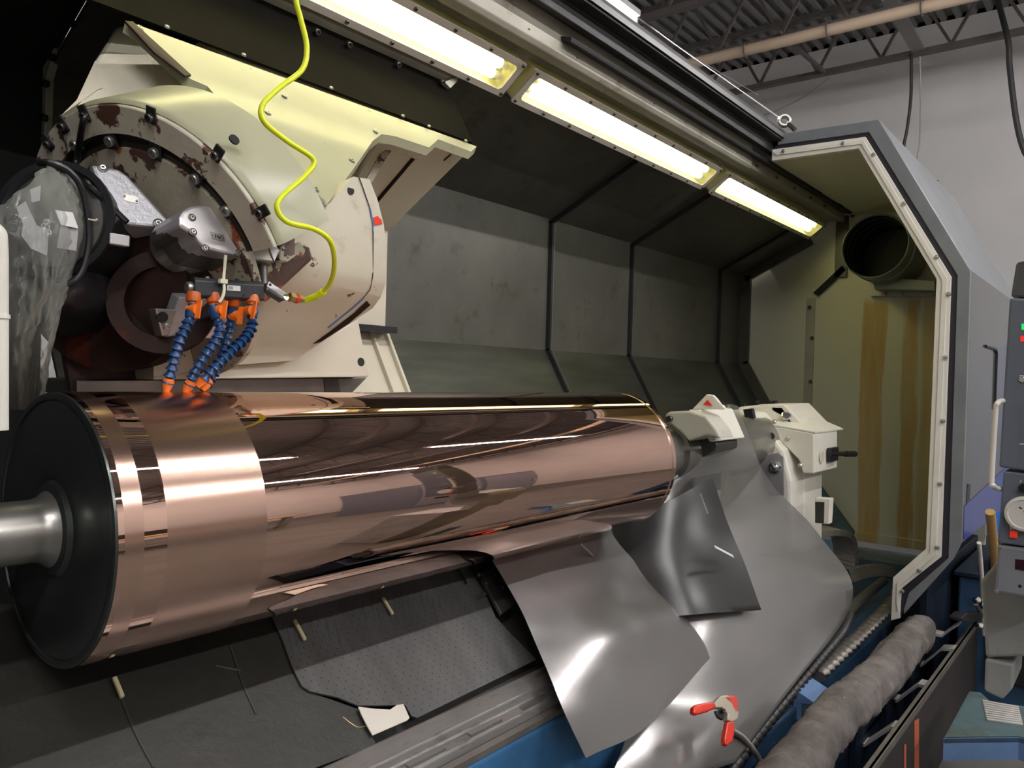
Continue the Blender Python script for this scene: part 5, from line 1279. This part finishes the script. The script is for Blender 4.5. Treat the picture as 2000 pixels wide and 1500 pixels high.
# ================================================================== conduits and drag chains by the bed
tag(MB().tube(catmull([at(1640, 1215, y=1.06), at(1665, 1185, y=1.06), at(1700, 1155, y=1.06), at(1725, 1135, y=1.06)], 6), 0.024, 14).build('dark_pipe', 'pipe_dark', None, True), 'dark smooth pipe running beside the clear sheet to the chain', 'pipe')
tag(rib_tube(catmull([at(1595, 1320, y=0.955), at(1640, 1278, y=0.955), at(1690, 1230, y=0.955), at(1735, 1185, y=0.955), at(1760, 1150, y=0.955)], 10), 0.036, 0.060, 0.014, 14, 0.6).build('flexible_conduit', 'conduit', None, True), 'ribbed flat metal conduit running under the hood to the blue bracket', 'conduit')
tag(rib_tube(catmull([at(1410, 1530, y=0.93), at(1485, 1430, y=0.95), at(1540, 1362, y=0.96), at(1600, 1290, y=0.97), at(1645, 1235, y=0.99), at(1660, 1200, y=1.02)], 10), 0.021, 0.045, 0.009, 12).build('flexible_conduit', 'conduit_dark', None, True), 'black corrugated conduit along the right edge of the clear sheet', 'conduit')
# drag chain: separate links along a bend
def drag_chain(path, w, h, pitch, label, side):
    pts = resample(catmull(path, 10), pitch); root = thing('drag_chain', label, 'drag chain', tuple(pts[-1]))
    sd = Vector(side).normalized(); base = None
    for i in range(len(pts) - 1):
        d = (pts[i + 1] - pts[i]).normalized(); up = sd.cross(d).normalized()
        c = (pts[i] + pts[i + 1]) / 2
        MB().obox(c, d * pitch * 0.46, sd * w / 2, up * h / 2).build('link', 'chain_grey', root, bevel=0.003)
    return root
drag_chain([at(1585, 1038, y=1.34), at(1620, 1036, y=1.32), at(1643, 1044, y=1.31), at(1652, 1075, y=1.31), at(1650, 1115, y=1.31)], 0.16, 0.035, 0.024, 'grey drag chain bending over at the tailstock foot', (0.5, 1, 0))
drag_chain([at(1664, 1124, y=1.20), at(1690, 1116, y=1.16), at(1720, 1114, y=1.12), at(1750, 1122, y=1.08)], 0.07, 0.028, 0.022, 'low grey drag chain lying across behind the hood edge', (0, 0.3, 1))

# ================================================================== operator panel
XP = 2.25
cpn = thing('control_panel', 'blue-grey operator control panel with red button and white dial', 'control panel', tuple(at(1985, 1370, x=XP)))
pq = lambda x, y, X=XP: at(x, y, x=X)
Pn = V(-1, 0, 0)
up_ = MB().prism([pq(1972, 582), pq(2130, 590), pq(2130, 940), pq(1951, 912)], (0.12, 0, 0)).build('upper_panel', 'panel_grey', cpn, bevel=0.005)
MB().prism([pq(1985, 512, XP + 0.02), pq(2010, 508, XP + 0.02), pq(2130, 512, XP + 0.02), pq(2130, 590, XP + 0.02), pq(1974, 580, XP + 0.02)], (0.10, 0, 0)).build('top_cover', 'door_face', cpn, bevel=0.006)
MB().prism([pq(1960, 920), pq(2130, 940), pq(2130, 1085), pq(1948, 1060)], (0.12, 0, 0)).build('lower_panel', 'panel_grey', cpn, bevel=0.004)
bx_ = MB().prism([pq(1949, 1064), pq(2130, 1088), pq(2130, 1185), pq(2000, 1166), pq(1946, 1157), pq(1943, 1150)], (0.14, 0, 0)).build('speaker_box', 'panel_grey2', cpn, bevel=0.006)
for p in ((1953, 1068), (1947, 1155)): bolt(pq(*p, XP - 0.001), Pn, 0.005, bx_, 'bolt_bright', 'screw', ROUND)
MB().prism([pq(1983, 1092, XP - 0.001), pq(2060, 1100, XP - 0.001), pq(2060, 1125, XP - 0.001), pq(1982, 1112, XP - 0.001)], (0.004, 0, 0)).build('display_window', 'display', bx_)
hole(pq(1992, 1145, XP), Pn, 0.004, bx_); 
MB().prism([pq(1995, 632, XP - 0.002), pq(2012, 633, XP - 0.002), pq(2012, 645, XP - 0.002), pq(1995, 644, XP - 0.002)], (0.004, 0, 0)).build('green_light', 'led_green', up_)
MB().prism([pq(1993, 656, XP - 0.002), pq(2012, 657, XP - 0.002), pq(2012, 668, XP - 0.002), pq(1993, 667, XP - 0.002)], (0.004, 0, 0)).build('red_light', 'led_red', up_)
MB().lathe([(0, 0.007), (0.004, 0.007), (0.006, 0.005), (0.006, 0.0)], pq(1997, 741), Pn, 16).build('key_lock', 'chrome', up_, True)
for y0 in (733, 866, 988): MB().prism([pq(1991, y0, XP - 0.0008), pq(2030, y0 + 1, XP - 0.0008), pq(2030, y0 + 3, XP - 0.0008), pq(1991, y0 + 2, XP - 0.0008)], (0.001, 0, 0)).build('legend_line', 'label_white', up_)
MB().prism([pq(1995, 785, XP - 0.0006), pq(2100, 788, XP - 0.0006), pq(2100, 920, XP - 0.0006), pq(1988, 905, XP - 0.0006)], (0.001, 0, 0)).build('key_pad', 'panel_grey', up_)
MB().lathe([(0, 0.0), (0.0, 0.040), (0.004, 0.042), (0.018, 0.041), (0.020, 0.038), (0.020, 0.034), (0.018, 0.032), (0.018, 0.0)], pq(2002, 1003), Pn, 40).build('hand_dial', 'knob_white', cpn, True)
for p, q_ in (((1990, 990), (1996, 994)), ((2000, 998), (2004, 1006))): MB().bar(pq(*p, XP - 0.0185), pq(*q_, XP - 0.0185), 0.003, 0.001, Pn).build('dial_mark', 'print_black', cpn)
rb = MB().prism([pq(1972, 1037, XP - 0.008), pq(1987, 1039, XP - 0.008), pq(1987, 1052, XP - 0.008), pq(1971, 1050, XP - 0.008)], (0.010, 0, 0)).build('red_button', 'button_red', cpn, bevel=0.002)
for x in (1973, 1978, 1983): MB().prism([pq(x, 1029, XP - 0.0008), pq(x + 3, 1029, XP - 0.0008), pq(x + 3, 1034, XP - 0.0008), pq(x, 1034, XP - 0.0008)], (0.001, 0, 0)).build('legend_mark', 'label_white', cpn)
MB().prism([pq(1972, 1027, XP - 0.0008), pq(1990, 1029, XP - 0.0008), pq(1990, 1030.5, XP - 0.0008), pq(1972, 1028.5, XP - 0.0008)], (0.001, 0, 0)).build('legend_line', 'label_white', cpn)
MB().lathe([(0, 0.012), (0.012, 0.011), (0.012, 0.0)], pq(2001, 953), Pn, 16).build('selector_switch', 'black', cpn, True)
for p in ((1992, 942), (1994, 950)): MB().bar(pq(*p, XP - 0.0008), pq(p[0] + 3, p[1] - 4, XP - 0.0008), 0.002, 0.0008, Pn).build('legend_mark', 'label_white', cpn)
MB().tube(catmull([pq(1970, 784, XP + 0.03), pq(1958, 783, XP + 0.0), pq(1948, 788, XP - 0.03), pq(1944, 810, XP - 0.03), pq(1937, 935, XP - 0.03), pq(1940, 948, XP - 0.03), pq(1948, 954, XP + 0.0), pq(1960, 955, XP + 0.03)], 8), 0.0062, 12).build('handle', 'door_white', cpn, True)
pd = MB().prism([pq(1916, 1134, XP + 0.16), pq(1945, 1100, XP + 0.16), pq(2130, 1100, XP + 0.16), pq(2130, 1280, XP + 0.16), pq(1925, 1285, XP + 0.16)], (0.25, 0, 0)).build('pedestal', 'pedestal_grey', cpn, bevel=0.008)
MB().prism([pq(1924, 1287, XP + 0.155), pq(1980, 1298, XP + 0.155), pq(1978, 1345, XP + 0.155), pq(1958, 1367, XP + 0.155), pq(1922, 1350, XP + 0.155)], (0.2, 0, 0)).build('pedestal_foot', 'pedestal_grey', cpn, bevel=0.006)
MB().box((XP + 0.2, -0.25, 0.0), (XP + 0.5, 0.14, 0.75)).build('pedestal_column', 'pedestal_grey', cpn, bevel=0.01)
# wooden broom handle and a pale pole seen under the hood
tag(MB().tube([at(1934, 1000, y=0.5), at(1946, 1120, y=0.5), at(1956, 1250, y=0.5)], 0.020, 12).build('wooden_pole', 'wood_tan', None, True), 'tan wooden pole leaning behind the control panel', 'wooden pole')
tag(MB().tube([at(1912, 1060, y=0.58), at(1917, 1118, y=0.58), at(1922, 1240, y=0.58)], 0.010, 10).build('pale_pole', 'door_white', None, True), 'thin pale pole standing under the hood edge', 'pole')
# foot step with ribbed tread
fsx = thing('foot_step', 'light blue foot step with ribbed metal tread in front of the pedestal', 'step', (2.8, 0.3, 0.0))
ZS = 0.36
s_top = [at(x, y, z=ZS) for x, y in ((1843, 1442), (1893, 1350), (1915, 1352), (1935, 1370), (2080, 1390), (2080, 1470), (1990, 1440))]
MB().prism(s_top, (0, 0, -0.02)).build('top_plate', 'blue_dull', fsx, bevel=0.002)
fa, fb = at(1843, 1442, z=ZS), at(1990, 1440, z=ZS)
fe = [at(1843, 1442, z=ZS), at(1990, 1440, z=ZS), at(2080, 1470, z=ZS)]
vs = fe + [v + V(0, 0, -0.08) for v in fe]
MB().shell(vs, [(0, 1, 4, 3), (1, 2, 5, 4)], (0.01, 0, 0)).build('front_lip', 'blue_light', fsx)
for i in range(9):
    t_ = i / 8; a_ = at(1918 + 8 * (1 - t_), 1405 - 36 * t_, z=ZS + 0.004); b_ = at(1990 + 8 * (1 - t_), 1415 - 33 * t_, z=ZS + 0.004)
    MB().bar(a_, b_, 0.010, 0.010).build('tread_rib', 'strip_steel', fsx, bevel=0.003)
for x_, y_ in ((2.55, 0.36), (2.55, 0.05)): MB().box((x_, y_, 0), (x_ + 0.05, y_ + 0.05, ZS - 0.02)).build('leg', 'blue_dull', fsx)
